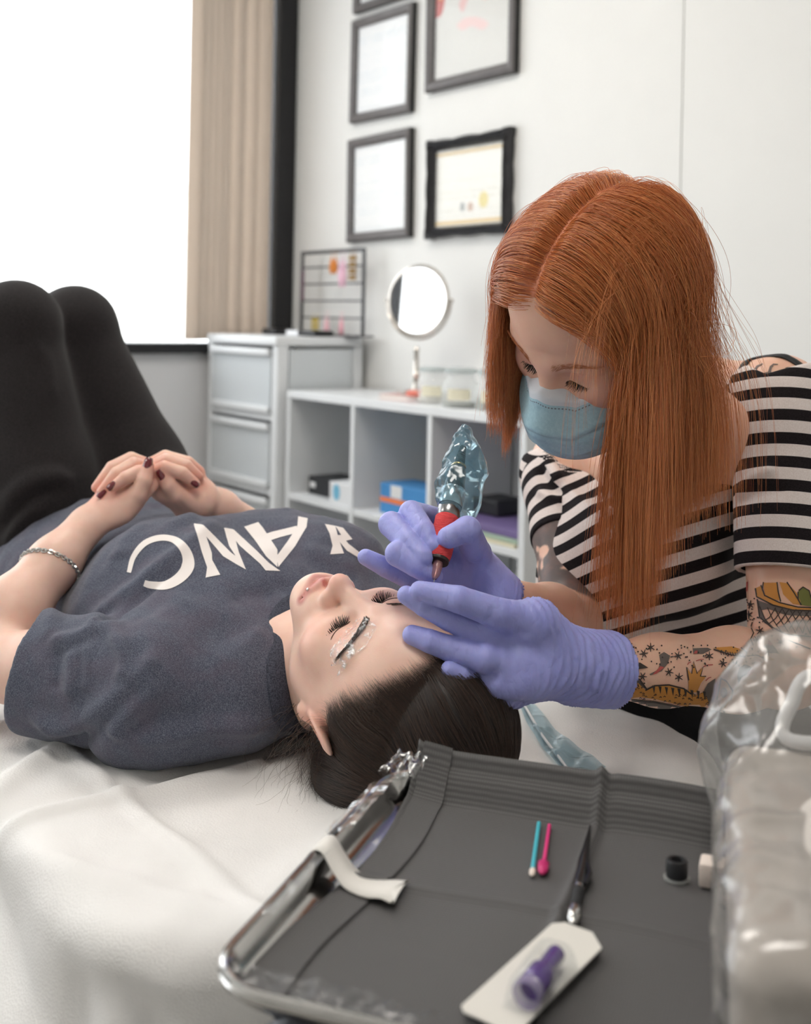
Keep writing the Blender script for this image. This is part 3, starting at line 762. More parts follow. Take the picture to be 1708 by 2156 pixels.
# things inside the shelf
def sbox(name, k0, k1, m0, m1, z0, z1, m, label, cat, bev=.002):
    o = room_box(MB(), k0, k1, m0, m1, z0 + .0005, z1, bev).build(name, m); tag(o, label, cat); return o
zs = Z2 + TT / 2
bb = thing('supply_box', 'black supply box with white lettering panel in the left cube', 'box', KM(ks[0] + .12, sm0 - .1, zs))
room_box(MB(), ks[0] + .05, ks[0] + .215, sm0 - .17, sm0 - .05, zs + .0005, zs + .055, .002).build('box', mat('black carton', srgb(40, 41, 44), .5), bb)
room_box(MB(), ks[0] + .06, ks[0] + .09, sm0 - .0498, sm0 - .0492, zs + .022, zs + .038).build('label_print', mat('white print', srgb(225, 225, 225), .6), bb)
wb_ = thing('tissue_box', 'white carton with a blue round print beside the black box', 'box', KM(ks[0] + .26, sm0 - .05, zs))
room_box(MB(), ks[0] + .225, ks[1] - .016, sm0 - .14, sm0 - .012, zs + .0005, zs + .062, .002).build('carton', mat('white carton', srgb(232, 233, 235), .55), wb_)
mb = MB(); mb.add([KM(ks[0] + .262 + .018 * math.cos(a), sm0 - .0114, zs + .034 + .024 * math.sin(a)) for a in np.linspace(0, 6.283, 20, endpoint=False)], [tuple(range(20))]); mb.build('round_print', mat('sky blue print', srgb(120, 190, 220), .5), wb_)
o = MB().lathe([(.0005, 0), (.022, 0), (.022, .075), (.012, .085), (.012, .105), (.0005, .106)], KM(ks[0] + .27, sm0 - .2, zs + .0005), n=20).build('bottle', mat('green plastic', srgb(48, 130, 70), .4), smooth=True); tag(o, 'green bottle behind the white carton in the left cube', 'bottle')
gb = thing('glove_box', 'blue and orange glove box in the middle cube', 'box', KM(ks[1] + .15, sm0 - .1, zs))
room_box(MB(), ks[1] + .09, ks[1] + .31, sm0 - .16, sm0 - .04, zs + .0005, zs + .085, .002).build('carton', mat('blue carton', srgb(70, 140, 200), .45), gb)
room_box(MB(), ks[1] + .0898, ks[1] + .3102, sm0 - .1602, sm0 - .0398, zs + .032, zs + .046).build('orange_band', mat('orange print', srgb(238, 130, 70), .45), gb)
room_box(MB(), ks[1] + .14, ks[1] + .19, sm0 - .0399, sm0 - .0393, zs + .048, zs + .083).build('white_panel', mat('white print', None), gb)
sbox('leaflet', ks[1] + .20, ks[1] + .33, sm0 - .22, sm0 - .165, zs, zs + .10, mat('olive paper', srgb(190, 196, 130), .6), 'olive leaflet behind the blue glove box', 'leaflet')
sbox('folder', ks[2] + .06, ks[3] - .03, sm0 - .26, sm0 - .01, zs, zs + .010, mat('cream folder', srgb(222, 214, 186), .6), 'cream folder at the bottom of the right cube', 'folder')
sbox('folder', ks[2] + .05, ks[3] - .025, sm0 - .25, sm0 - .012, zs + .0105, zs + .022, mat('green folder', srgb(170, 190, 170), .6), 'pale green folder under the purple one', 'folder')
sbox('folder', ks[2] + .045, ks[3] - .02, sm0 - .25, sm0 - .014, zs + .0225, zs + .042, mat('purple folder', srgb(118, 102, 150), .5), 'purple folder on top of the pile in the right cube', 'folder')
sbox('camera_case', ks[2] + .06, ks[2] + .16, sm0 - .2, sm0 - .1, zs + .0425, zs + .085, mat('black carton', None), 'small black case on the purple folder', 'case', .006)
# ================================================================== treatment bed, paper sheet
BU = -Wd; BN = Wn                       # towards the feet, towards the viewer's left
BEDZ = .690
bs0, bs1, bt0, bt1, bcr = .735, 2.62, -1.09, -.345, .16
def ST(s, t, z=0): return BU * s + BN * t + Zu * z
m_vinyl = mat('navy vinyl', srgb(38, 44, 62), .45, noise=(30, .1), bump=(150, .15, .001))
bed = thing('treatment_bed', 'padded navy treatment bed under the paper sheet', 'bed', ST((bs0 + bs1) / 2, (bt0 + bt1) / 2, 0))
RBd = np.stack([BU, BN, Zu], 1)
if np.linalg.det(RBd) < 0: RBd = np.stack([BU, -BN, Zu], 1)
def rrect(s0, s1, t0, t1, r, n=10):
    out = []
    for cs, ct, a0 in ((s1 - r, t1 - r, 0), (s0 + r, t1 - r, .5), (s0 + r, t0 + r, 1.0), (s1 - r, t0 + r, 1.5)):
        for i in range(n + 1): a = (a0 + .5 * i / n) * math.pi; out.append((cs + r * math.cos(a), ct + r * math.sin(a)))
    return out
def slab(prof, z_list, ins_list, name, m, parent):
    mb = MB(); n = len(prof); c = np.mean(prof, 0)
    vs = []
    for z, ins in zip(z_list, ins_list):
        for i, (s, t) in enumerate(prof):
            ps = np.array(prof[i - 1]); pn = np.array(prof[(i + 1) % n]); tg = nrm(pn - ps); nn = np.array([tg[1], -tg[0]])
            if nn @ (np.array([s, t]) - c) > 0: nn = -nn
            vs.append(ST(s + nn[0] * ins, t + nn[1] * ins, z))
    fs = [(k * n + i, k * n + (i + 1) % n, (k + 1) * n + (i + 1) % n, (k + 1) * n + i) for k in range(len(z_list) - 1) for i in range(n)]
    fs += [tuple(range(n)), tuple(range((len(z_list) - 1) * n, len(z_list) * n))]
    mb.add(vs, fs); return mb.build(name, m, parent, True)
pr = rrect(bs0, bs1, bt0, bt1, bcr)
slab(pr, [BEDZ - .095, BEDZ - .085, BEDZ - .035, BEDZ - .016, BEDZ - .007], [.075, .065, .040, .036, .05], 'mattress', m_vinyl, bed)
slab(rrect(bs0 + .12, bs1 - .08, bt0 + .08, bt1 - .08, .14), [BEDZ - .14, BEDZ - .0955], [0, 0], 'base_board', m_dark, bed)
for s in (bs0 + .30, bs1 - .25):
    for t in (bt0 + .12, bt1 - .12):
        MB().box(ST(s, t, (BEDZ - .14) / 2), (.025, .025, (BEDZ - .1405) / 2), RBd, .003).build('leg', m_dark, bed)
# paper sheet: flat on the mattress, bent down over its rounded edge
def fold(d, w): return np.exp(-(d / w) ** 2)
def paper_point(s, t):
    """plan coordinates of the unfolded sheet -> world"""
    cs, ct = (bs0 + bs1) / 2, (bt0 + bt1) / 2; hs, ht = (bs1 - bs0) / 2, (bt1 - bt0) / 2
    qs, qt = np.abs(s - cs) - (hs - bcr), np.abs(t - ct) - (ht - bcr)
    ox, oy = np.maximum(qs, 0), np.maximum(qt, 0); L = np.hypot(ox, oy)
    d = L + np.minimum(np.maximum(qs, qt), 0) - bcr          # signed distance outside the rounded rectangle
    gs = np.where(L > 1e-6, ox / np.maximum(L, 1e-6), (qs > qt) * 1.0) * np.sign(s - cs); gt = np.where(L > 1e-6, oy / np.maximum(L, 1e-6), (qs <= qt) * 1.0) * np.sign(t - ct)
    r = .03; a = np.clip((d + r) / r, 0, math.pi / 2 * .96)
    over = np.maximum(d + r - r * math.pi / 2 * .96, 0)
    horiz = np.where(d > -r, -r + r * np.sin(a) + over * (.06 - .42 * np.abs(gs)), d); drop = np.where(d > -r, r * (1 - np.cos(a)) + over * .99, 0)
    mv = horiz - d
    s2, t2 = s + gs * mv, t + gt * mv
    # creases and lifts
    z = np.zeros_like(s)
    z += .0065 * fold(t + .462, .008) + .004 * fold(t + .72, .012) + .004 * fold(t + .20, .012)
    z += .0075 * fold((s - 1.05) - .05 * (t + .5), .009) * (t > -.62) + .006 * fold(s - 1.32, .010) - .004 * fold(s - 1.075 - .05 * (t + .5), .014)
    z += .007 * fold((s - .88) * .45 - (t + .40) * .9, .016) + .006 * fold((s - 1.12) * .75 + (t + .36) * .66, .013)
    z += .006 * fold((s - 1.20) * .8 + (t + .45) * .6, .014) * np.exp(-((s - 1.2) ** 2 + (t + .42) ** 2) / .02)
    z += .008 * fold((s - .93) * .5 - (t + .45) * .87, .03) * np.exp(-((s - .95) ** 2 + (t + .5) ** 2) / .015)
    z += .010 * fold((s - .86) * .9 + (t + .60) * .45, .025) * np.exp(-((s - .84) ** 2 + (t + .60) ** 2) / .01)
    pp = np.stack([s, t, s * 0], -1)
    z += .0035 * vnoise(pp * 1.0, 9, 3) + .0016 * vnoise(pp, 28, 5) + .004 * np.abs(vnoise(pp + 3, 5, 8))
    lift = np.clip(1 - np.maximum(d, -r) / r * .0, 0, 1)
    out = .012 * vnoise(pp, 14, 9) * np.clip(drop / .06, 0, 1) + .025 * np.clip(drop / .1, 0, 1) * np.maximum(0, np.sin(s * 9 + t * 31)) ** 2 * (np.minimum(L, .1) / .1)
    return (BU * (s2 + gs * out)[..., None] + BN * (t2 + gt * out)[..., None] + Zu * (BEDZ + .0015 + np.where(d < .0, z + .0012, z * np.exp(-np.maximum(drop, 0) / .03) + .0012) - drop)[..., None])
gs_ = np.arange(bs0 - .24, bs1 + .10, .0075); gt_ = np.arange(bt0 - .14, bt1 + .42, .0075)
S_, T_ = np.meshgrid(gs_, gt_, indexing='ij'); PV = paper_point(S_, T_).reshape(-1, 3)
ni, nj = S_.shape; I = np.arange(ni * nj).reshape(ni, nj)
PF = np.stack([I[:-1, :-1], I[1:, :-1], I[1:, 1:], I[:-1, 1:]], -1).reshape(-1, 4)
t = NT('embossed exam paper')
v1 = t.node('ShaderNodeTexVoronoi'); v1.inputs['Scale'].default_value = 420; t.link(t.coord(), v1.inputs['Vector'])
nb_ = t.bump(v1.outputs['Distance'], .35, .0008); nb2 = t.bump(t.noise(30), .25, .003, nb_)
t.set(Base_Color=t.ramp(t.noise(7), [(.35, srgb(238, 236, 234)), (.65, srgb(246, 244, 242))]), Roughness=.8, Normal=nb2)
t.b.inputs['Specular IOR Level'].default_value = .2; m_paper = t.m
o = mesh_np('exam_paper', PV, PF, m_paper); sm = o.modifiers.new('thick', 'SOLIDIFY'); sm.thickness = .0006; sm.offset = 1
tag(o, 'white embossed paper sheet spread over the treatment bed', 'paper sheet')

# ================================================================== instrument stand, tray and what lies on it
TR = .80; E1 = nrm((.327, .945, 0)); E2 = nrm((.945, -.327, 0)); TO = V3(-.102, .634, 0)
TL, TWd = .318, .44            # along E1, along E2
def TP(a, b, z=TR): return TO + E1 * a + E2 * b + Zu * z
RT = np.stack([E2, E1, Zu], 1)
t = NT('polished steel'); t.set(Base_Color=srgb(205, 203, 200), Metallic=1.0, Roughness=t.ramp(t.noise(12), [(.3, (.12,) * 3), (.7, (.25,) * 3)])); m_steel = t.m
def rr2(ins, r, n=8):
    return rrect(ins, TL - ins, ins, TWd - ins, max(r - ins, .004), n)
def tray_ring(ins, z, r=.034): return [TP(a, b, z) for a, b in rr2(ins, r)]
prof = [(-.006, TR - .004), (-.0075, TR - .001), (-.006, TR + .001), (-.002, TR + .0015), (.001, TR - .001), (.004, TR - .010), (.008, TR - .0155), (.014, TR - .017)]
rings = [tray_ring(i, z) for i, z in prof]; n = len(rings[0])
tr = thing('instrument_tray', 'steel instrument tray with rounded corners in the foreground', 'tray', TP(TL / 2, TWd / 2, TR - .02))
mb = MB(); vs = [v for r in rings for v in r]; fs = [(k * n + i, k * n + (i + 1) % n, (k + 1) * n + (i + 1) % n, (k + 1) * n + i) for k in range(len(rings) - 1) for i in range(n)]
fs.append(tuple(range((len(rings) - 1) * n, len(rings) * n)))
# outer skin underneath
low = [tray_ring(i, z - .0014) for i, z in ((-.006, TR - .003), (.002, TR - .011), (.010, TR - .0165))]; b0 = len(vs)
vs += [v for r in low for v in r]; fs += [(b0 + k * n + i, b0 + (k + 1) * n + i, b0 + (k + 1) * n + (i + 1) % n, b0 + k * n + (i + 1) % n) for k in range(2) for i in range(n)]; fs.append(tuple(range(b0 + 2 * n, b0 + 3 * n))[::-1])
mb.add(vs, fs); mb.build('pan', m_steel, tr, True)
rim = MB(); loop = tray_ring(-.004, TR + .0005); rim.tube(loop + [loop[0]], .0028, 8, caps=False); rim.build('rolled_rim', m_steel, tr, True)
# stand carrying the tray
st = thing('instrument_stand', 'dark blue stand carrying the instrument tray', 'stand', TP(TL / 2, TWd / 2, 0))
m_navy = mat('navy enamel', srgb(30, 34, 48), .35)
fr = MB(); c = [TP(.03, .03, TR - .027), TP(.03, TWd - .03, TR - .027), TP(TL - .03, TWd - .03, TR - .027), TP(TL - .03, .03, TR - .027), TP(.03, .03, TR - .027)]
fr.tube(catmull(c, 8), .007, 8, caps=False); fr.build('tray_ring', m_navy, st, True)
MB().tube([TP(.03, .05, TR - .028), TP(.02, .02, TR - .05), TP(.02, .02, .06)], .013, 12).build('post', m_navy, st, True)
MB().box(TP(.02, .10, .045), (.14, .025, .015), RT, .006).build('foot', m_navy, st)
MB().box(TP(.10, .02, .045), (.022, .16, .012), RT, .006).build('foot', m_navy, st)
# grey drape
t = NT('ribbed grey drape'); tc = t.coord('Object'); mp = t.node('ShaderNodeMapping'); mp.inputs['Rotation'].default_value = (0, 0, -math.atan2(E2[1], E2[0])); t.link(tc, mp.inputs[0])
w1 = t.node('ShaderNodeTexWave'); w1.bands_direction = 'Y'; w1.inputs['Scale'].default_value = 120; w1.inputs['Distortion'].default_value = .6; w1.inputs['Detail'].default_value = 1; t.link(mp.outputs[0], w1.inputs['Vector'])
w2 = t.node('ShaderNodeTexWave'); w2.bands_direction = 'X'; w2.inputs['Scale'].default_value = 150; w2.inputs['Distortion'].default_value = .4; t.link(mp.outputs[0], w2.inputs['Vector'])
hh_ = t.math('MULTIPLY', w1.outputs['Fac'], t.math('ADD', t.math('MULTIPLY', w2.outputs['Fac'], .5), .5))
t.set(Base_Color=t.mix(hh_, srgb(76, 74, 74), srgb(102, 100, 100)), Roughness=.75, Normal=t.bump(hh_, .3, .0006)); m_drape = t.m
def drape_z(a, b):
    z = TR - .0152 + .0012 * vnoise(np.stack([a, b, a * 0], -1), 14, 4) + .0022 * np.abs(vnoise(np.stack([a, b, a * 0 + 2], -1), 6, 6))
    z += .0045 * fold(b - .165, .0035) + .0042 * fold(b - .325, .0035) + .0030 * fold(a - .165, .004) - .0012 * fold(b - .172, .004)
    return z
da, db = np.meshgrid(np.linspace(0, 1, 130), np.linspace(0, 1, 170), indexing='ij')
# left border runs obliquely and the far side climbs over the rim
av = .012 + da * (TL + .006 - .012); bl_ = .009 + .006 * da + .008 * np.exp(-((da - .75) / .2) ** 2) - .004 * np.sin(da * 9)
bv = bl_ + db * (TWd - .016 - bl_)
zv = drape_z(av, bv); far = np.clip((av - (TL - .022)) / .022, 0, 1.3); zv = zv + far * far * (3 - 2 * np.minimum(far, 1)) * .0215
nearl = np.clip((.02 - av) / .02, 0, 1); zv += nearl * .004 + .006 * np.exp(-(bv - bl_) / .008) * np.clip((av - .2) / .1, 0, 1)
DV = (TO + E1 * av[..., None] + E2 * bv[..., None] + Zu * zv[..., None]).reshape(-1, 3); a_, b_ = da.shape; I = np.arange(a_ * b_).reshape(a_, b_)
DF = np.stack([I[:-1, :-1], I[:-1, 1:], I[1:, 1:], I[1:, :-1]], -1).reshape(-1, 4)
o = mesh_np('tray_drape', DV, DF, m_drape); sm = o.modifiers.new('thick', 'SOLIDIFY'); sm.thickness = .0006
tag(o, 'dark grey ribbed drape with fold creases lining the tray', 'drape')
def on_tray(px, py, up=0.0):
    p = PZ(px, py, TR - .012); a, b = (p - TO) @ E1, (p - TO) @ E2
    z = float(drape_z(np.array(a), np.array(b))) + .001; p = PZ(px, py, z + up); return p
# hemmed border stitched along the left side
hem = MB(); rows = []
for i in range(0, 130, 3):
    p = DV.reshape(a_, b_, 3); rows += [p[i, 2] + Zu * .0018, p[i, 12] + Zu * .0018]
hem.add(rows, [(2 * i, 2 * i + 1, 2 * i + 3, 2 * i + 2) for i in range(len(rows) // 2 - 1)]); hem.build('hem', m_drape, o, True)
# cotton tape over the rim
tp = np.array([P(668, 1782, .80), P(700, 1778, .80)]); 
m_tape = mat('white cloth tape', srgb(232, 228, 222), .8, bump=(300, .3, .0005))
path = [TP(.168, -.012, TR - .004), TP(.168, -.006, TR + .003), TP(.166, .002, TR + .004), TP(.161, .012, TR - .004), TP(.155, .024, TR - .011), TP(.150, .040, TR - .0115), TP(.149, .052, TR - .0095), TP(.149, .062, TR - .010)]
pc = catmull(path, 6); wv = [(.0125 * (1 + .25 * math.exp(-((i - len(pc) + 1) / 5) ** 2))) for i in range(len(pc))]
mb = MB(); vs = []
for p, w in zip(pc, wv): vs += [p - E1 * w, p, p + E1 * w]
vs[-2] = vs[-2] - E2 * .007
mb.add(vs, [f for i in range(len(pc) - 1) for f in ((3 * i, 3 * i + 1, 3 * i + 4, 3 * i + 3), (3 * i + 1, 3 * i + 2, 3 * i + 5, 3 * i + 4))])
o = mb.build('tape_strip', m_tape, smooth=True); sm = o.modifiers.new('thick', 'SOLIDIFY'); sm.thickness = .0005; tag(o, 'white cloth tape strip stuck over the left tray rim', 'tape')
# cling film bunched on the far left corner and along the rim
t = NT('cling film'); gl = t.node('ShaderNodeBsdfGlossy'); gl.inputs['Roughness'].default_value = .2; gl.inputs['Color'].default_value = (.9, .9, .9, 1)
tp_ = t.node('ShaderNodeBsdfTransparent'); tp_.inputs['Color'].default_value = (.97, .98, .98, 1)
lw = t.node('ShaderNodeLayerWeight'); lw.inputs['Blend'].default_value = .35; ms = t.node('ShaderNodeMixShader'); t.link(t.math('ADD', t.math('MULTIPLY', lw.outputs['Fresnel'], .30), .02), ms.inputs[0]); t.link(tp_.outputs[0], ms.inputs[1]); t.link(gl.outputs[0], ms.inputs[2]); t.link(ms.outputs[0], t.out.inputs['Surface']); m_film = t.m
def crumple(center, ex, ey, ez, na, nb2_, amp, seed, name, m, parent, sc=60.0):
    u, v = np.meshgrid(np.linspace(-1, 1, na), np.linspace(-1, 1, nb2_), indexing='ij'); q = np.stack([u, v, u * 0], -1)
    d1 = 1 - 2 * np.abs(vnoise(q * 3 + seed, 1.0, seed)); d2 = 1 - 2 * np.abs(vnoise(q * 7 + seed, 1.0, seed + 1)); d3 = vnoise(q * 4, 1.0, seed + 2)
    hgt = amp * (d1 * .7 + d2 * .35)
    V_ = center + ex * (u + .12 * d3)[..., None] + ey * (v + .12 * d1)[..., None] + ez * hgt[..., None]
    I = np.arange(na * nb2_).reshape(na, nb2_); F_ = np.stack([I[:-1, :-1], I[1:, :-1], I[1:, 1:], I[:-1, 1:]], -1).reshape(-1, 4)
    return mesh_np(name, V_.reshape(-1, 3), F_, m, parent, False)
film = thing('cling_film', 'crumpled clear film wrapped round the left tray rim', 'plastic film', TP(.28, 0, TR))
crumple(TP(.295, .012, TR + .012), E1 * .022, E2 * .014, Zu, 12, 12, .009, 3, 'crumple', m_film, film)
crumple(TP(.24, -.001, TR + .003), E1 * .05, (E2 * .010 + Zu * .003), Zu, 30, 6, .003, 11, 'crumple', m_film, film)
crumple(TP(.12, -.001, TR + .002), E1 * .05, (E2 * .006), Zu, 24, 4, .0015, 17, 'crumple', m_film, film)
crumple(TP(.004, .07, TR + .003), E2 * .06, (E1 * .009), Zu, 50, 6, .004, 23, 'crumple', m_film, film)
# applicators
def stick(name, label, a, b, r, m, tip, tipr, tiplen, mtip, up):
    A = on_tray(*a, r); B = on_tray(*b, r); th = thing(name, label, 'applicator', (A + B) / 2 - Zu * r)
    MB().tube([A - nrm(B - A) * .0004, A, B], [r * .6, r, r], 12).build('handle', m, th, True)
    d = nrm(B - A); pts = [B - d * .001, B + d * tiplen * .25, B + d * tiplen * .7, B + d * tiplen * .95, B + d * tiplen]
    MB().tube([p + Zu * (tipr - r) * min(1, j) * .6 for j, p in enumerate(pts)], [r * 1.02, tipr, tipr * .95, tipr * .5, tipr * .1], 14, flat=.7).build('tip', mtip, th, True); return th
stick('lip_brush', 'turquoise applicator stick with a white foam tip', (1135, 1733), (1122, 1830), .0016, mat('turquoise plastic', srgb(76, 190, 206), .35), 'foam', .0022, .011, mat('white foam', srgb(232, 218, 208), .9), 0)
stick('lip_brush', 'pink applicator stick with a spoon shaped tip', (1157, 1738), (1146, 1815), .0015, mat('hot pink plastic', srgb(226, 60, 130), .35), 'spoon', .0040, .022, mat('magenta silicone', srgb(200, 36, 110), .35), 0)
# manual pen
A = on_tray(1243, 1738, .002); B = on_tray(1205, 1945, .004); d = nrm(B - A); L = np.linalg.norm(B - A)
pn = thing('shading_pen', 'black pen shaped hand tool with a silver end', 'hand tool', (A + B) / 2 - Zu * .003)
m_bl = mat('gloss black plastic', srgb(24, 21, 24), .25)
MB().tube([A, A + d * L * .08, A + d * L * .3, A + d * L * .42, A + d * L * .50, A + d * L * .62, A + d * L * .68], [.0006, .0012, .0030, .0042, .0040, .0047, .0034], 14).build('body', m_bl, pn, True)
MB().tube([A + d * L * .44 + E2 * .003 + Zu * .002, A + d * L * .55 + E2 * .006 + Zu * .002, A + d * L * .66 + E2 * .004 + Zu * .002], [.0012, .0017, .0012], 8).build('clip', m_bl, pn, True)
MB().tube([A + d * L * .68, A + d * L * .70], .0040, 14).build('collar', m_steel, pn, True)
MB().tube([A + d * L * .70, A + d * L * .86], .0037, 14).build('knurled_grip', mat('black rubber grip', srgb(40, 40, 42), .7, bump=(900, .6, .0008)), pn, True)
MB().tube([A + d * L * .86, A + d * L * .89, A + d * L * .95, A + d * L * .985, A + d * L], [.0036, .0048, .0046, .003, .001], 16).build('end_cap', m_steel, pn, True)
# ink cup ring and white cube
cpt = on_tray(1425, 1850)
ic = thing('ink_ring', 'black ring cap on a small clear base', 'ink cup', cpt)
MB().lathe([(.0005, 0), (.0092, 0), (.0092, .0012), (.0005, .0014)], cpt, n=28).build('base', mat('clear base plastic', srgb(190, 192, 190), .2, alpha=.45), ic, True)
MB().lathe([(.0066, .0015), (.0074, .0022), (.0074, .0122), (.0066, .0135), (.0045, .0135), (.0040, .012), (.0040, .0016)], cpt, n=28, cap=False).build('ring', mat('black rubber', srgb(34, 35, 38), .5), ic, True)
cpt = on_tray(1500, 1862); o = MB().box(cpt + Zu * .0085, (.0085, .009, .0083), RT, .002).build('foam_cube', mat('white foam', None), smooth=True); tag(o, 'small white foam cube beside the wrapped unit', 'foam')
# needle cartridge in its peel pack
quad = [on_tray(1170, 1975), on_tray(1248, 2008), on_tray(1105, 2165), on_tray(992, 2130)]
pk = thing('cartridge_pack', 'white peel pack holding a purple needle cartridge', 'peel pack', sum(quad) / 4)
ax = nrm((quad[3] - quad[0]) + (quad[2] - quad[1])); ay = nrm(np.cross(Zu, ax)); cc = sum(quad) / 4
hl = .5 * (abs((quad[3] - quad[0]) @ ax) + abs((quad[2] - quad[1]) @ ax)) / 2 + .012; hw_ = .0185
zc = max(q_[2] for q_ in quad) + .0025
pts = [(c_ * 1.0, s_ * 1.0) for c_, s_ in ((-hl, -hw_ + .006), (-hl + .006, -hw_), (hl - .004, -hw_), (hl, -hw_ + .004), (hl, hw_ - .004), (hl - .004, hw_), (-hl + .012, hw_), (-hl, hw_ - .012))]
MB().prism(pts, V3(cc[0], cc[1], zc), ax, ay, Zu, .0008).build('backing', mat('white backing card', srgb(226, 222, 214), .6), pk)
c0 = PZ(1172, 2008, zc + .009) ; c1 = PZ(1110, 2092, zc + .009); dd = nrm(c1 - c0); dd[2] = 0; dd = nrm(dd); Lc = np.linalg.norm(c1 - c0)
m_pur = mat('violet plastic', srgb(92, 62, 140), .25, coat=.5)
R_ = frame_z(dd)
c0 = c0 * 1; c0[2] = zc + .0088
MB().lathe([(.0005, 0), (.0052, 0), (.0055, .001), (.0055, Lc * .42), (.0062, Lc * .46), (.0078, Lc * .52), (.0078, Lc * .8), (.0066, Lc * .86), (.0005, Lc * .86)], c0, R_, 20).build('cartridge', m_pur, pk, True)
MB().lathe([(.0070, Lc * .84), (.0085, Lc * .9), (.0085, Lc * 1.02), (.0065, Lc * 1.04)], c0, R_, 20, cap=False).build('seal_ring', mat('lilac clear plastic', srgb(190, 176, 214), .2, alpha=.6), pk, True)
def dome(ca, L_, W_, H_, n=20, m_=12):
    vs = []
    for i in range(n + 1):
        for j in range(m_ + 1):
            x = -1 + 2 * i / n; y = -1 + 2 * j / m_; zz = max(0, (1 - abs(x) ** 6)) ** .5 * max(0, (1 - abs(y) ** 4)) ** .5
            vs.append(ca + dd * x * L_ + np.cross(Zu, dd) * y * W_ + Zu * (zz * H_))
    return vs, [(i * (m_ + 1) + j, (i + 1) * (m_ + 1) + j, (i + 1) * (m_ + 1) + j + 1, i * (m_ + 1) + j + 1) for i in range(n) for j in range(m_)]
mb = MB(); mb.add(*dome(V3(*((c0 + dd * Lc * .5)[:2]), zc + .0009), Lc * .62, .0125, .0185)); mb.build('blister', m_film, pk, True)

# wrapped power unit at the right
pu = thing('power_unit', 'beige power unit wrapped in a clear plastic bag, right foreground', 'power unit', TP(.13, .34, TR))
m_bei = mat('beige housing', srgb(196, 188, 180), .6, noise=(6, .04))
UA, UB = P(1512, 1690, .83), 0
ua = (UA - TO) @ E1; ub = (UA - TO) @ E2
sd = Sdf(.003); RU = np.stack([nrm((.966, -.26, 0)), nrm((.26, .966, 0)), Zu], 1)
uc = np.array([UA[0], UA[1], 0]) + RU @ V3(.105, -.155, 0)
sd.box(uc + Zu * (TR + .030), (.100, .150, .042), RU, .016)
sd.box(uc + Zu * (TR + .060) + RU @ V3(.01, -.05, 0), (.07, .07, .035), RU, .016, .02)
Vu, Fu = sd.mesh(); mesh_np('housing', Vu, Fu, m_bei, pu)
MB().box(uc + RU @ V3(.03, .10, 0) + Zu * (TR + .085), (.03, .03, .018), RU, .006).build('socket_block', mat('pale grey plastic', srgb(210, 212, 214), .4), pu, True)
cab = [uc + RU @ V3(.035, .11, 0) + Zu * (TR + .10), P(1668, 1560, .80), P(1672, 1470, .82), P(1700, 1425, .83), P(1740, 1440, .83)]
MB().tube(catmull(cab, 8), .005, 10).build('cable', mat('white cable', srgb(232, 233, 235), .4), pu, True)
# bag
sd = Sdf(.004); sd.box(uc + Zu * (TR + .033), (.1025, .153, .047), RU, .018)
sd.ell(P(1660, 1580, .80), (.050, .05, .045), k=.03); sd.ell(P(1735, 1500, .83), (.070, .05, .062), k=.03)
sd.plane(uc + Zu * (TR - .008), -Zu)
def crk(p):
    a = 1 - 2 * np.abs(vnoise(p, 22, 31)); b = 1 - 2 * np.abs(vnoise(p + 7, 48, 33)); return -.006 * a - .0025 * b
sd.disp.append(crk); Vu, Fu = sd.mesh(0)
t = NT('milky plastic bag'); gl = t.node('ShaderNodeBsdfGlossy'); gl.inputs['Roughness'].default_value = .16
tp_ = t.node('ShaderNodeBsdfTransparent'); tp_.inputs['Color'].default_value = (.93, .92, .91, 1); df = t.node('ShaderNodeBsdfDiffuse'); df.inputs['Color'].default_value = (*srgb(214, 210, 206), 1)
lw = t.node('ShaderNodeLayerWeight'); lw.inputs['Blend'].default_value = .3; m1 = t.node('ShaderNodeMixShader'); m1.inputs[0].default_value = .20; m2 = t.node('ShaderNodeMixShader')
t.link(tp_.outputs[0], m1.inputs[1]); t.link(df.outputs[0], m1.inputs[2]); t.link(t.math('MINIMUM', t.math('ADD', t.math('MULTIPLY', lw.outputs['Fresnel'], .8), .04), .6), m2.inputs[0]); t.link(m1.outputs[0], m2.inputs[1]); t.link(gl.outputs[0], m2.inputs[2]); t.link(m2.outputs[0], t.out.inputs['Surface'])
mesh_np('bag', Vu, Fu, t.m, pu, True)

# blue cord sleeve lying on the bed
t = NT('blue film sleeve'); gl = t.node('ShaderNodeBsdfGlossy'); gl.inputs['Roughness'].default_value = .15; tp_ = t.node('ShaderNodeBsdfTransparent'); tp_.inputs['Color'].default_value = (*srgb(226, 243, 250), 1)
df = t.node('ShaderNodeBsdfDiffuse'); df.inputs['Color'].default_value = (*srgb(120, 190, 216), 1)
m1 = t.node('ShaderNodeMixShader'); m1.inputs[0].default_value = .15; m2 = t.node('ShaderNodeMixShader'); lw = t.node('ShaderNodeLayerWeight'); lw.inputs['Blend'].default_value = .3
t.link(tp_.outputs[0], m1.inputs[1]); t.link(df.outputs[0], m1.inputs[2]); t.link(t.math('ADD', t.math('MULTIPLY', lw.outputs['Fresnel'], .7), .05), m2.inputs[0]); t.link(m1.outputs[0], m2.inputs[1]); t.link(gl.outputs[0], m2.inputs[2]); t.link(m2.outputs[0], t.out.inputs['Surface']); m_bluefilm = t.m
cs = thing('cord_sleeve', 'flat blue plastic sleeve with a white cord lying on the paper', 'cord sleeve', PZ(1170, 1560, BEDZ))
lpx = [(1040, 1420), (1085, 1475), (1120, 1545), (1160, 1600), (1205, 1645)]; rpx = [(1080, 1425), (1120, 1478), (1170, 1540), (1225, 1582), (1276, 1618)]
mb = MB(); vs = []; zz = BEDZ + .010; nn_ = 0
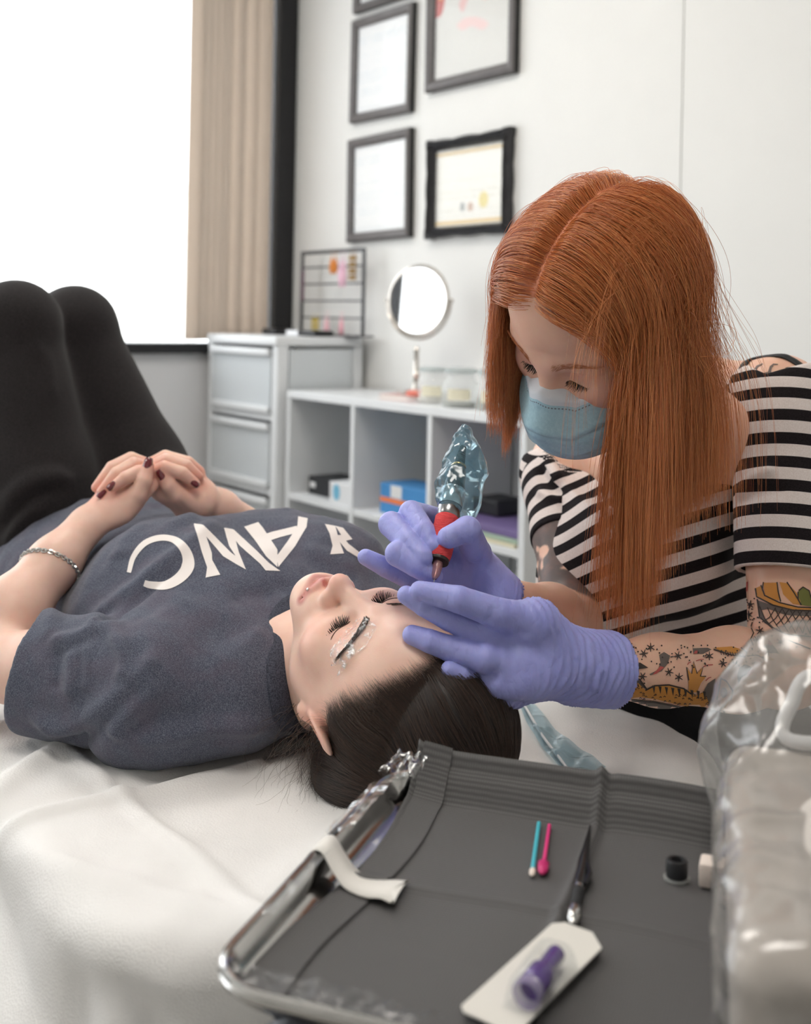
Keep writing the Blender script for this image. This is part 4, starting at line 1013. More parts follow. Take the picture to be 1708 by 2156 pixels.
Lc_ = catmull([PZ(x, y, zz) for x, y in lpx], 6); Rc_ = catmull([PZ(x, y, zz) for x, y in rpx], 6)
for i, (a, b) in enumerate(zip(Lc_, Rc_)):
    for j in range(5): vs.append(a + (b - a) * j / 4 + Zu * (.004 * math.sin(i * 1.1 + j) * (.3 + (j % 2)) + .003))
mb.add(vs, [(5 * i + j, 5 * i + j + 1, 5 * i + j + 6, 5 * i + j + 5) for i in range(len(Lc_) - 1) for j in range(4)]); mb.build('sleeve', m_bluefilm, cs, True)
MB().tube(catmull([PZ(x, y, zz + .004) for x, y in ((1060, 1425), (1100, 1478), (1140, 1545), (1180, 1598), (1212, 1645), (1230, 1690))], 6), .0016, 8).build('cord', mat('white cable', None), cs, True)
# ================================================================== people: shared helpers
class HF:
    """head frame: x towards the person's left, y forwards, z to the crown"""
    def __init__(s, o, L, Fw, U, k=1.0):
        s.o = np.array(o, float); s.R = np.stack([nrm(L), nrm(Fw), nrm(U)], 1); s.k = k
    def __call__(s, x, y, z): return s.o + s.R @ (np.array([x, y, z], float) * s.k)
    def loc(s, p): return (np.asarray(p) - s.o) @ s.R / s.k
def head_sdf(sd, H, closed=True, slim=1.0):
    k = H.k; R = H.R
    E = lambda c, r, kk=.01, op='u', RR=None: sd.ell(H(*c), np.array(r) * k, R if RR is None else RR, kk * k, op)
    Cn = lambda a, b, ra, rb, kk=.01, op='u': sd.cone(H(*a), H(*b), ra * k, rb * k, kk * k, None, op)
    E((0, -.020, .036), (.0735, .092, .084), .02)
    E((0, .018, .034), (.0640, .064, .074), .03)
    E((0, .022, -.024), (.0570 * slim, .060, .062), .03)
    for s in (1, -1):
        Cn((s * .010, .070, -.086), (s * .039 * slim, .018, -.058), .0160, .0150, .03)
        Cn((s * .039 * slim, .018, -.058), (s * .053 * slim, .000, -.02), .0150, .014, .03)
        E((s * .040, .058, -.026), (.021, .018, .020), .03)
        Cn((s * .012, .0755, .017), (s * .044, .062, .021), .0085, .0075, .016)
    for s in (1, -1): E((s * .030, .086, -.001), (.0165, .0115, .0110), .012, 's')
    for s in (1, -1):
        E((s * .0310, .0645, -.001), (.0150, .0128, .0118), .005)
        Cn((s * .017, .0745, .0045), (s * .043, .067, .0045), .0024, .0022, .005)     # upper lid fold
    Cn((0, .0800, .008), (0, .0985, -.034), .0072, .0088, .014)
    E((0, .1020, -.0385), (.0115, .0112, .0100), .008)
    for s in (1, -1):
        E((s * .0125, .0910, -.0430), (.0076, .0098, .0072), .006)
        E((s * .0058, .0980, -.0505), (.0030, .0045, .0040), .003, 's')
    E((0, .0725, -.072), (.030, .0210, .024), .022)
    for s in (1, -1):
        Cn((s * .0, .0940, -.0680), (s * .0235, .0835, -.0742), .0058, .0024, .003)
        Cn((s * .004, .0965, -.0665), (s * .012, .0925, -.0698), .0046, .0038, .003)
        Cn((s * .0, .0935, -.0800), (s * .0225, .0830, -.0756), .0070, .0024, .003)
        Cn((s * .0, .1025, -.0741), (s * .0245, .0875, -.0748), .0016, .0012, .0012, 's')
    E((0, .0960, -.0585), (.0028, .004, .007), .004, 's')
    E((0, .0790, -.0915), (.0155, .0130, .0120), .02)
    for s in (1, -1):   # ear: rim, bowl, lobe
        a = H.R @ nrm((s * .35, -.18, .92)); b = H.R @ nrm((s * .93, -.30, -.1)); b = nrm(b - a * (a @ b)); c = np.cross(a, b); RE = np.stack([b, c, a], 1)
        sd.ell(H(s * .0755, -.016, -.012), np.array((.0056, .0195, .0300)) * k, RE, .007 * k)
        sd.ell(H(s * .0815, -.0125, -.013), np.array((.0050, .0115, .0180)) * k, RE, .004 * k, 's')
        sd.ell(H(s * .0720, -.006, -.040), np.array((.0056, .0100, .0090)) * k, RE, .006 * k)
def skin_mat(name, base, tone=(1, 1, 1)):
    t = NT(name); c = t.attr('tint', 'Color'); n1 = t.noise(55, None, 5); n2 = t.noise(420, None, 3)
    col = t.mix(t.math('MULTIPLY', t.ramp(n1, [(.4, (0,) * 3), (.75, (1,) * 3)]), .16), c, srgb(214, 140, 116))
    fr = t.noise(260, None, 2); fk = t.ramp(fr, [(.70, (0,) * 3), (.76, (1,) * 3)])
    col = t.mix(t.math('MULTIPLY', fk, .10), col, srgb(170, 105, 80))
    v = t.node('ShaderNodeTexVoronoi'); v.inputs['Scale'].default_value = 900; t.link(t.coord(), v.inputs['Vector'])
    t.set(Base_Color=col, Roughness=t.ramp(n2, [(.3, (.34,) * 3), (.7, (.50,) * 3)]), Normal=t.bump(v.outputs['Distance'], .12, .0004))
    t.b.inputs['Subsurface Weight'].default_value = .25; t.b.inputs['Subsurface Radius'].default_value = (1, .35, .18); t.b.inputs['Subsurface Scale'].default_value = .004
    t.b.inputs['Specular IOR Level'].default_value = .4
    return t.m
def blendc(base, col, w): return base * (1 - w[:, None]) + np.array(col)[None] * w[:, None]
def face_tint(V, H, base, lip, blush, lipw=1.0):
    q = H.loc(V); C = np.tile(np.array(base), (len(V), 1))
    g = lambda c, s: np.exp(-(((q - np.array(c)) / np.array(s)) ** 2).sum(1))
    for s in (1, -1):
        C = blendc(C, blush, .45 * g((s * .042, .060, -.032), (.022, .03, .018)))
        C = blendc(C, blush, .55 * g((s * .076, -.014, -.015), (.012, .02, .03)))
        C = blendc(C, blush, .35 * g((s * .030, .072, .004), (.018, .015, .010)))
        C = blendc(C, srgb(150, 84, 70), .5 * g((s * .006, .100, -.051), (.005, .006, .005)))
    C = blendc(C, blush, .50 * g((0, .105, -.042), (.016, .015, .012)))
    d = np.full(len(V), 9.)
    for s in (1, -1):
        for a, b in (((0, .0965, -.0690), (s * .0225, .0845, -.0745)), ((0, .096, -.0795), (s * .0215, .084, -.0755))):
            d = np.minimum(d, segdist(q, a, b)[0])
    C = blendc(C, lip, lipw * np.clip((.0088 - d) / .003, 0, 1) * (q[:, 1] > .074)); return C
def raypts(bvh, px):
    out = []
    for x, y in px:
        q = Vector(P(x, y, 1.0)); e = Vector((0, 0, HC)); h = bvh.ray_cast(e, (q - e).normalized())
        if h[0] is not None: out.append(np.array(h[0]))
    return np.array(out)
def bvh_of(V, F): return BVHTree.FromPolygons([tuple(v) for v in V.tolist()], F.tolist())
def emboss(V, F, folds, step=14):
    """raise or sink fold lines of cloth: folds = [(outline points, height, width)]"""
    b = bvh_of(V, F); N = vnormals(V, F); D = np.zeros(len(V))
    for px, amp, w in folds:
        pl = catmull(np.array([(x, y, 0) for x, y in px], float), 6)[:, :2]; pts = raypts(b, pl)
        if len(pts) < 2: continue
        m = np.zeros(len(V)); best = np.full(len(V), 9.); bt = np.zeros(len(V)); L = len(pts) - 1
        box = ((V > pts.min(0) - 3 * w) & (V < pts.max(0) + 3 * w)).all(1); ix = np.nonzero(box)[0]
        if not len(ix): continue
        bb = np.full(len(ix), 9.); tt = np.zeros(len(ix))
        for i in range(L):
            if np.linalg.norm(pts[i + 1] - pts[i]) < 1e-6: continue
            d, t = segdist(V[ix], pts[i], pts[i + 1]); up = d < bb; bb[up] = d[up]; tt[up] = (i + t[up]) / L
        D[ix] += amp * np.exp(-(bb / w) ** 2) * np.clip(np.minimum(tt, 1 - tt) * 6 + .15, 0, 1)
    return V + N * D[:, None]
def nail(c, d, n, w, l, m, parent):
    """finger nail: centre, finger direction, outward normal"""
    d = nrm(d); n = nrm(n - d * (n @ d)); b = np.cross(d, n); vs = []; na, nb_ = 9, 7
    for i in range(na):
        for j in range(nb_):
            u = -1 + 2 * i / (na - 1); v = -1 + 2 * j / (nb_ - 1); ww = w * math.sqrt(max(0, 1 - max(0, u) ** 3 * .55)) * math.sqrt(max(.15, 1 - max(0, -u) ** 4 * .6))
            vs.append(np.asarray(c) + d * u * l + b * v * ww - n * (v * v * w * .55 + u * u * l * .12))
    mb = MB(); mb.add(vs, [(i * nb_ + j, (i + 1) * nb_ + j, (i + 1) * nb_ + j + 1, i * nb_ + j + 1) for i in range(na - 1) for j in range(nb_ - 1)])
    o = mb.build('fingernail', m, parent, True); s = o.modifiers.new('t', 'SOLIDIFY'); s.thickness = .0008; s.offset = 0; return o
def hair_mat(name, c1, c2, rough=.32, sc=220):
    t = NT(name); i = t.node('ShaderNodeHairInfo'); col = t.ramp(i.outputs['Random'], [(.0, c1), (1.0, c2)])
    t.set(Base_Color=col, Roughness=rough); t.b.inputs['Specular IOR Level'].default_value = .55; t.b.inputs['Anisotropic'].default_value = .0
    return t.m
SKIN = srgb(245, 206, 188)

# ================================================================== client lying on the bed
HCl = HF((-.0168, 1.1551, .7987), (-.724, -.6197, -.303), (-.1974, -.2347, .9518), (.6609, -.749, -.0476))
client = thing('person', 'person lying on the bed in a navy lettered T-shirt and black leggings, hands folded', 'person', ST(1.4, -.7, BEDZ + .004))
cl_sh = ST(1.13, -.535, .770); cl_el = P(-62, 1392, 1.31); cl_wr = P(182, 1106, 1.46)
cr_sh = ST(1.13, -.87, .770); cr_el = ST(1.40, -.925, .775); cr_wr = P(462, 1068, 1.55)
sd = Sdf(.0019); head_sdf(sd, HCl)
neck_b = ST(1.075, -.70, .772); sd.cone(HCl(0, .022, -.075), ST(1.11, -.70, .782), .026, .028, .03)
sd.cone(HCl(0, -.022, -.045), neck_b, .052, .055, .03); sd.cone(HCl(0, .0, -.05), ST(1.08, -.70, .78), .040, .034, .03)
sd.chain([ST(1.10, -.70, .775), ST(1.28, -.70, .785), ST(1.45, -.70, .775), ST(1.66, -.70, .78)], [.070, .085, .080, .085], .03, flat=(BN, 1.6))
sd.cone(cl_sh, ST(1.10, -.65, .775), .045, .05, .03); sd.cone(cr_sh, ST(1.10, -.75, .775), .045, .05, .03)
# near arm
el_f = cl_el + nrm(cl_wr - cl_el) * .07 + V3(0, 0, .0)
sd.chain([cl_sh, cl_sh + (cl_el - cl_sh) * .55, cl_el], [.046, .044, .037], .02)
sd.chain([cl_el, el_f, cl_el + (cl_wr - cl_el) * .7, cl_wr], [.037, .0395, .030, .0235], .02)
# far arm
sd.chain([cr_sh, cr_el], [.045, .038], .02); sd.chain([cr_el, cr_el + (cr_wr - cr_el) * .35, cr_wr], [.038, .036, .023], .02)
# near hand: palm, thumb, fingers laid over the other hand
def PP(l): return [P(*q) for q in l]
hn = nrm(V3(-.25, -.75, .6))
lp = PP([(182, 1106, 1.46), (245, 1060, 1.475), (296, 1012, 1.495)])
sd.cone(lp[0], lp[1], .0225, .031, .012, (hn, .62)); sd.cone(lp[1], lp[2], .031, .029, .008, (hn, .50))
lth = PP([(262, 1066, 1.470), (290, 1040, 1.466), (304, 1012, 1.467), (312, 980, 1.474)]); sd.chain(lth, [.014, .0115, .0102, .0078], .003, .008)
lfi = [PP([(318, 1000, 1.492), (346, 985, 1.488), (384, 996, 1.490), (411, 1018, 1.494)]), PP([(314, 988, 1.508), (350, 969, 1.506), (392, 981, 1.508), (418, 1004, 1.512)]), PP([(308, 984, 1.526), (348, 962, 1.53), (396, 974, 1.53), (420, 992, 1.532)])]
for f in lfi: sd.chain(f, [.0100, .0094, .0086, .0068], .001, .003)
rp = PP([(462, 1068, 1.55), (410, 1050, 1.525), (356, 1018, 1.510)])
sd.cone(rp[0], rp[1], .0225, .030, .012, (hn, .62)); sd.cone(rp[1], rp[2], .030, .028, .008, (hn, .50))
rth = PP([(404, 1058, 1.506), (374, 1042, 1.492), (356, 1022, 1.486), (340, 996, 1.486)]); sd.chain(rth, [.014, .0115, .0102, .0078], .003, .008)
rfi = [PP([(326, 1000, 1.496), (292, 994, 1.474), (264, 1006, 1.462), (238, 1026, 1.456)]), PP([(318, 988, 1.510), (282, 977, 1.492), (246, 996, 1.478), (214, 1036, 1.468)]), PP([(314, 982, 1.526), (276, 966, 1.512), (236, 984, 1.498), (203, 1026, 1.486)])]
for f in rfi: sd.chain(f, [.0100, .0094, .0086, .0068], .001, .003)
# legs inside the leggings and feet
clk, crk_ = P(34, 688, 1.72), P(158, 694, 1.82); clh, crh = ST(1.66, -.61, .785), ST(1.66, -.79, .785); cla, cra = ST(2.30, -.62, .76), ST(2.30, -.80, .76)
Vc, Fc = sd.mesh(2)
C = face_tint(Vc, HCl, SKIN, srgb(212, 142, 134), srgb(228, 142, 122))
for f in lfi + rfi + [lth, rth]: C = blendc(C, srgb(226, 142, 122), .45 * np.exp(-(np.linalg.norm(Vc - f[-1], axis=1) / .018) ** 2) + .0)
for f in lfi + rfi: C = blendc(C, srgb(226, 142, 122), .35 * np.exp(-(np.linalg.norm(Vc - f[0], axis=1) / .014) ** 2))
m_skin1 = skin_mat('fair skin', SKIN)
mesh_np('body', Vc, Fc, m_skin1, client, True, {'tint': C}); bvC = bvh_of(Vc, Fc)
# ---- T-shirt
sh_ = Sdf(.0028)
for a, b, wa, wb, ta, tb, za, zb in ((1.085, 1.19, .135, .178, .066, .098, .772, .788), (1.19, 1.30, .178, .180, .098, .104, .788, .796), (1.30, 1.43, .180, .172, .104, .098, .796, .788), (1.43, 1.56, .172, .180, .098, .104, .788, .792), (1.56, 1.70, .180, .196, .104, .112, .792, .797)):
    sh_.cone(ST(a, -.70, za), ST(b, -.70, zb), ta, tb, .03, (BN, (wa / ta + wb / tb) / 2))
for s in (1, -1): sh_.ell(ST(1.285, -.70 + s * .078, .853), (.078, .070, .052), RBd, .05)
sh_.ell(P(692, 1170, 1.46), (.065, .06, .038), None, .05); sh_.cone(ST(1.15, -.60, .772), cl_sh, .070, .066, .04); sh_.cone(ST(1.15, -.80, .772), cr_sh, .070, .066, .04)
sl_end = cl_sh + (cl_el - cl_sh) * .63; sl_cut = nrm(V3(-1, .22, .12))
sh_.cone(cl_sh, cl_sh + (sl_end - cl_sh) * .35, .066, .058, .025)
sh_.cone(cr_sh, cr_sh + (cr_el - cr_sh) * .6, .066, .066, .025)
sh_.cone(ST(1.10, -.54, .735), ST(1.135, -.50, .722), .030, .022, .03)          # loose cloth behind the shoulder
for s in (-.60, -.80): sh_.cone(ST(1.08, s, .755), ST(1.13, s + (s + .7) * .8, .74), .055, .05, .03)
sd_ax = nrm(sl_end - cl_sh)
sh_.plane(BEDZ * Zu + Zu * .004, -Zu, .004)
cutn = BU
def hemcut(p):   # lower hem: a slightly wavy cut across the body
    s = p @ BU; t = p @ BN; return -(s - (1.648 + .012 * np.sin(t * 22) + .02 * (p[..., 2] - .8)))
sh_._add(hemcut, ST(1.65, -.7, .8), 1e9, .003, 's')
def sleevecut(p): return -((p - sl_end) @ sd_ax - .0) + 1e3 * (((p - cl_sh) @ sd_ax) < .05) * 0
ncut = HCl.R @ nrm((0, .10, 1.0))
nc = HCl(0, .012, -.112)
kc_ = ST(1.056, -.70, .778); kx = nrm(HCl(0, -.012, -.05) - ST(1.12, -.70, .772))
sh_.cone(kc_, kc_ + kx * .09, .0645, .075, .004, None, 's'); hole_op = sh_.ops[-1]      # neck hole
Vs, Fs = sh_.mesh(2)
sl_ = Sdf(.0026); sl_.cone(cl_sh - sd_ax * .0, sl_end + sd_ax * .03, .064, .0545, .02, (Zu, 1.1)); sl_.cone(cl_sh - Zu * .012, sl_end + sd_ax * .03 - Zu * .012 + V3(.012, -.012, 0), .060, .050, .02)
sl_.cone(sl_end - sd_ax * .035, cl_el, .0495, .0495, .003, None, 's'); sl_.plane(BEDZ * Zu + Zu * .004, -Zu, .004); sl_.plane(sl_end, sl_cut, .003)
v_, f__ = sl_.mesh(2); kp = np.ones(len(v_), bool); f__ = f__[kp[f__].all(1)]; use = np.unique(f__); mp_ = -np.ones(len(v_), int); mp_[use] = np.arange(len(use))
Fs = np.vstack([Fs, mp_[f__] + len(Vs)]).astype(np.int32); Vs = np.vstack([Vs, v_[use]])
folds = [([(190, 1312), (250, 1262), (330, 1200), (430, 1120), (490, 1075)], .0075, .013), ([(200, 1330), (290, 1262), (380, 1190)], -.006, .009),
         ([(205, 1318), (240, 1330), (262, 1390), (256, 1440)], .008, .010), ([(215, 1302), (190, 1330), (150, 1345), (100, 1350)], .007, .010),
         ([(60, 1500), (130, 1535), (220, 1500), (300, 1420), (330, 1360)], .009, .012), ([(120, 1560), (190, 1540), (250, 1490), (310, 1440)], -.008, .010),
         ([(235, 1555), (260, 1520), (300, 1470), (350, 1440)], .008, .011), ([(270, 1560), (360, 1545), (470, 1530), (590, 1530)], .006, .010), ([(250, 1540), (330, 1520), (420, 1510)], -.005, .010),
         ([(150, 1370), (155, 1420), (148, 1470)], .005, .008), ([(120, 1365), (120, 1410), (118, 1460)], -.004, .008), ([(185, 1355), (190, 1410), (180, 1460)], .004, .007),
         ([(330, 1230), (420, 1290), (520, 1310), (580, 1330)], .004, .018), ([(440, 1400), (500, 1370), (560, 1330)], .005, .016), ([(480, 1260), (540, 1250), (620, 1230)], -.004, .014),
         ([(100, 1180), (130, 1120), (170, 1060), (200, 1010)], .005, .012), ([(60, 1230), (90, 1170), (110, 1110)], .005, .010), ([(140, 1250), (170, 1180), (190, 1130)], -.004, .010), ([(30, 1260), (50, 1200), (80, 1140)], -.004, .010),
         ([(110, 1345), (105, 1290), (120, 1250)], .006, .010), ([(350, 1110), (420, 1085), (480, 1072)], .005, .012), ([(300, 1100), (270, 1140), (250, 1180)], .004, .014), ([(640, 1150), (700, 1180), (760, 1200)], .004, .014)]
Vs = emboss(Vs, Fs, folds)
N_ = vnormals(Vs, Fs); Vs = Vs + N_ * (.0022 * vnoise(Vs, 26, 12) + .0012 * vnoise(Vs, 60, 14))[:, None]
t = NT('heathered navy jersey'); n1 = t.noise(900, t.coord('Object', (1, 1, 1)), 2, .8); n2 = t.noise(520, None, 3, .7)
base = t.ramp(n1, [(.36, srgb(56, 60, 74)), (.5, srgb(84, 89, 105)), (.66, srgb(130, 134, 146))])
n3 = t.noise(28, None, 4); base = t.mix(t.math('MULTIPLY', t.ramp(n3, [(.45, (0,) * 3), (.65, (1,) * 3)]), .30), base, srgb(112, 92, 104)); t.set(Base_Color=t.mix(.35, base, t.ramp(n2, [(.3, srgb(66, 71, 88)), (.7, srgb(110, 111, 124))])), Roughness=.92, Normal=t.bump(n1, .35, .0006)); t.b.inputs['Sheen Weight'].default_value = .15; t.b.inputs['Specular IOR Level'].default_value = .15; m_tee = t.m
mesh_np('t_shirt', Vs, Fs, m_tee, client, True); bvS = bvh_of(Vs, Fs)
# collar band
ca = kx; cc = kc_ - kx * .002; Rk = frame_z(ca, HCl.R[:, 0])
colr = MB(); vs = []; na = 72; nj = 8; ang = np.linspace(0, 2 * math.pi, na, endpoint=False); axs = np.linspace(.085, -.06, 150)
baseS = Sdf(); baseS.ops = [o_ for o_ in sh_.ops if o_ is not hole_op]; ring_ = []
for j in range(nj):
    rr = .0610 + .0034 * j; rad_ = (Rk @ np.stack([np.cos(ang), np.sin(ang), 0 * ang])).T * rr
    pts = kc_ + rad_[:, None] + kx * axs[None, :, None]; d_ = baseS.ev(pts); ins = d_ < 0; first = np.where(ins.any(1), ins.argmax(1), len(axs) - 1); h_ = axs[first]
    for _ in range(6): h_ = (np.roll(h_, 1) + 2 * h_ + np.roll(h_, -1)) / 4
    ring_.append(kc_ + rad_ + kx * (h_ + .0030 + .0030 * math.sin(math.pi * j / (nj - 1)))[:, None])
ring_ = np.array(ring_); colr.add(list(ring_.reshape(-1, 3)), [(j * na + i, j * na + (i + 1) % na, (j + 1) * na + (i + 1) % na, (j + 1) * na + i) for j in range(nj - 1) for i in range(na)])
t = NT('ribbed collar jersey'); w = t.node('ShaderNodeTexNoise'); w.inputs['Scale'].default_value = 700; t.link(t.coord(), w.inputs['Vector'])
t.set(Base_Color=t.ramp(w.outputs['Fac'], [(.35, srgb(44, 47, 60)), (.65, srgb(80, 83, 97))]), Roughness=.92, Normal=t.bump(w.outputs['Fac'], .4, .0006)); m_coll = t.m
o = colr.build('collar', m_coll, client, True); s_ = o.modifiers.new('t', 'SOLIDIFY'); s_.thickness = .0045
# ---- lettering on the chest (as seen, upside down from here)
m_let = mat('white print ink', srgb(244, 236, 232), .7, bump=(500, .15, .0004))
L = []
cpts = catmull(np.array([(272, 1206, 0), (282, 1172, 0), (306, 1144, 0), (340, 1133, 0), (372, 1140, 0), (392, 1164, 0), (396, 1192, 0), (380, 1216, 0), (350, 1233, 0), (318, 1232, 0), (304, 1228, 0)]), 6)[:, :2]
L.append(stroke(cpts, np.interp(np.linspace(0, 1, len(cpts)), [0, .15, .35, .6, .8, 1], [9, 12, 13, 27, 18, 13])))
L += [[(408, 1103), (425, 1105), (446, 1165), (447, 1180), (464, 1211), (433, 1217), (436, 1195), (424, 1160)], [(408, 1103), (426, 1106), (478, 1168), (516, 1200), (508, 1188), (484, 1160)][:0] or [(410, 1103), (428, 1106), (486, 1164), (507, 1180), (518, 1200), (500, 1190), (470, 1172)],
      [(471, 1112), (490, 1115), (503, 1164), (518, 1200), (500, 1178), (482, 1150)], [(474, 1112), (492, 1116), (540, 1160), (566, 1186), (590, 1203), (559, 1202), (548, 1188), (505, 1150)]]
L += [[(514, 1110), (544, 1100), (554, 1112), (584, 1158), (584, 1195), (560, 1172), (538, 1140)], [(628, 1088), (648, 1092), (646, 1110), (622, 1150), (586, 1195), (582, 1172), (606, 1140), (626, 1110)], [(550, 1128), (575, 1120), (625, 1108), (628, 1122), (590, 1132), (560, 1142)]]
L += [[(684, 1104), (706, 1108), (712, 1132), (724, 1166), (695, 1168), (700, 1150), (694, 1124)], [(704, 1128), (718, 1127), (734, 1146), (768, 1172), (766, 1182), (730, 1160)], [(706, 1108), (722, 1112), (742, 1136), (726, 1140)]]
for grp in (L[:1], L[1:5], L[5:8], L[8:]): print_on('letter', [l for l in grp if len(l)], bvS, m_let, client, .0007, 5)
# ---- leggings
lg = Sdf(.004)
lg.ell(ST(1.66, -.70, .785), (.13, .172, .104), RBd, .04)
for a, b, c in ((clh, clk, cla), (crh, crk_, cra)):
    lg.chain([a, a + (b - a) * .35, b], [.092, .088, .061], .03); lg.chain([b, b + (c - b) * .35, c], [.061, .056, .038], .02)
    lg.ell(b + V3(0, -.005, .008), (.060, .060, .058), None, .02)
lg.plane(BEDZ * Zu + Zu * .004, -Zu, .004)
Vl, Fl = lg.mesh(2)
Vl = emboss(Vl, Fl, [([(5, 1085), (60, 1025), (110, 1010), (160, 1008)], .007, .010), ([(0, 1120), (50, 1060), (120, 1030)], -.006, .009), ([(0, 1060), (60, 1005), (140, 990)], .005, .009), ([(10, 1150), (40, 1100), (90, 1060)], .006, .009), ([(300, 980), (350, 960), (400, 980)], .004, .012), ([(60, 720), (100, 760), (110, 850)], .003, .012)])
t = NT('black stretch cotton'); n1 = t.noise(700, None, 2)
t.set(Base_Color=t.ramp(n1, [(.3, srgb(30, 28, 29)), (.7, srgb(52, 49, 50))]), Roughness=.9, Normal=t.bump(n1, .3, .0006)); t.b.inputs['Sheen Weight'].default_value = .08; t.b.inputs['Specular IOR Level'].default_value = .2; m_legg = t.m
mesh_np('leggings', Vl, Fl, m_legg, client, True)
for c in (cla, cra):
    q = Sdf(.004); q.cone(c - Zu * .02, c + BU * .16 - Zu * .037, .037, .027, .02); q.cone(c + Zu * .02, c - Zu * .03, .040, .038, .02); q.plane(BEDZ * Zu + Zu * .004, -Zu, .003)
    v, f = q.mesh(1); mesh_np('sock', v, f, mat('dark sock', srgb(40, 40, 44), .9), client, True)
# ---- nails, bracelet, piercings
m_nail = mat('dark red polish', srgb(112, 24, 38), .12, coat=1.0)
eyev = V3(0, 0, HC)
def nail_px(px, py, d0, chain, w, l):
    q = raypts(bvC, [(px, py)])
    if len(q): nail(q[0] + nrm(eyev - q[0]) * .0006, chain[-1] - chain[-2], (eyev - q[0]) + V3(0, 0, .4), w, l, m_nail, client)
nail_px(311, 978, 0, lth, .0055, .0095); nail_px(342, 1000, 0, rth, .0055, .0085)
nail_px(411, 1017, 0, lfi[0], .0042, .006); nail_px(236, 1022, 0, rfi[0], .0042, .007); nail_px(214, 1038, 0, rfi[1], .0042, .007)
br = MB(); fa = nrm(cl_wr - cl_el); bcn = cl_el + (cl_wr - cl_el) * .66; Rb = frame_z(fa + V3(-.25, .1, .1)); nl = 52
for i in range(nl):
    a = 2 * math.pi * i / nl; pc_ = bcn + Rb @ V3(.0360 * math.cos(a), .0360 * math.sin(a), 0); tg = Rb @ V3(-math.sin(a), math.cos(a), 0); rd = Rb @ V3(math.cos(a), math.sin(a), 0); ax2 = (Rb @ V3(0, 0, 1)) if i % 2 else rd
    br.tube([pc_ + tg * .0034 * math.cos(b) + ax2 * .0026 * math.sin(b) for b in np.linspace(0, 2 * math.pi, 9)], .0010, 5, caps=False)
br.build('chain_bracelet', mat('polished silver', srgb(232, 230, 226), .22, metal=.9), client, True)
m_sil = mat('polished silver', None)
for px, py, r in ((648, 1241, .0017),):
    q = raypts(bvC, [(px, py)])
    if len(q): MB().lathe([(r * math.sin(a) + 1e-5, -r * math.cos(a)) for a in np.linspace(0, math.pi, 9)], q[0] + nrm(eyev - q[0]) * r * .6, n=12).build('lip_stud', m_sil, client, True)
rc = HCl(-.0175, .0975, -.0455); rx = HCl.R @ nrm((.3, .9, -.3)); ry = HCl.R @ nrm((-.6, .1, -.8))
MB().tube([rc + (rx * math.cos(a) + ry * math.sin(a)) * .0048 for a in np.linspace(-.6, 4.2, 22)], .0006, 6).build('nose_ring', m_sil, client, True)
# ---- lashes and brows
m_lash = mat('black lash', srgb(26, 20, 18), .5)
def lashes(H, side, parent, n=56, ln=.0115, zoff=-.006, droop=.0, name='eyelashes'):
    mb = MB()
    for i in range(n):
        f = i / (n - 1); x = side * (.0185 + .0275 * f); y = .0790 - .0105 * f - .003 * (abs(f - .45) * 2) ** 2 + .0012; z = zoff - .0022 * math.sin(math.pi * f) + .003 * f * f
        a = H(x, y - .0015, z); d = nrm(np.array([side * (-.25 + .9 * f), .85, -.55 - droop])); l = ln * (.55 + .45 * math.sin(math.pi * min(1, .15 + f * .8))) * (1 + .25 * random.uniform(-1, 1)); up = V3(0, .25, .55)
        d = nrm(d + np.array([random.uniform(-.12, .12), 0, random.uniform(-.1, .1)]))
        mb.tube([a, H(*(np.array([x, y - .0015, z]) + d * l * .5)), H(*(np.array([x, y - .0015, z]) + d * l * .85 + up * l * .12)), H(*(np.array([x, y - .0015, z]) + d * l + up * l * .28))], [.00042, .00036, .00024, .00008], 4)
    return mb.build(name, m_lash, parent, True)
lashes(HCl, 1, client); lashes(HCl, -1, client)
m_lid = mat('lash line', srgb(92, 58, 48), .6)
for side in (1, -1):
    mb = MB(); pts = []
    for f in np.linspace(0, 1, 14):
        p = HCl(side * (.0175 + .0285 * f), .12, -.006 - .0022 * math.sin(math.pi * f) + .003 * f * f); h = bvC.ray_cast(Vector(p), Vector(-HCl.R[:, 1])); pts.append(np.array(h[0]) if h[0] is not None else p)
    mb.tube(pts, [.0003] + [.0006] * 12 + [.0003], 6); mb.build('lash_line', m_lid, client, True)
def brow(H, side, bv, m, parent, n=170, fullw=.0048, z0=.0185):
    mb = MB()
    for i in range(n):
        f = random.random(); w = fullw * (1 - .75 * f) ; x = side * (.013 + .042 * f); z = z0 + .0065 * math.sin(math.pi * min(1, f * .75)) - .004 * f * f + random.uniform(-w, w)
        h = bv.ray_cast(Vector(H(x, .13, z)), Vector(-H.R[:, 1]))
        if h[0] is None: continue
        a = np.array(h[0]) + np.array(h[1]) * (.0004 if h[1].dot(Vector(H.R[:, 1])) > 0 else -.0004); d = H.R @ nrm((side * (.55 + .4 * f), -.1 - .25 * f, .65 - .8 * f)); mb.tube([a, a + d * .003, a + d * .0065 + H.R[:, 1] * .0003], [.00017, .00016, .00005], 4)
    return mb.build('eyebrow', m, parent, True)
m_brow = mat('dark brow hair', srgb(74, 60, 54), .7)
brow(HCl, 1, bvC, m_brow, client, 420, .0040); brow(HCl, -1, bvC, m_brow, client, 70, .003)
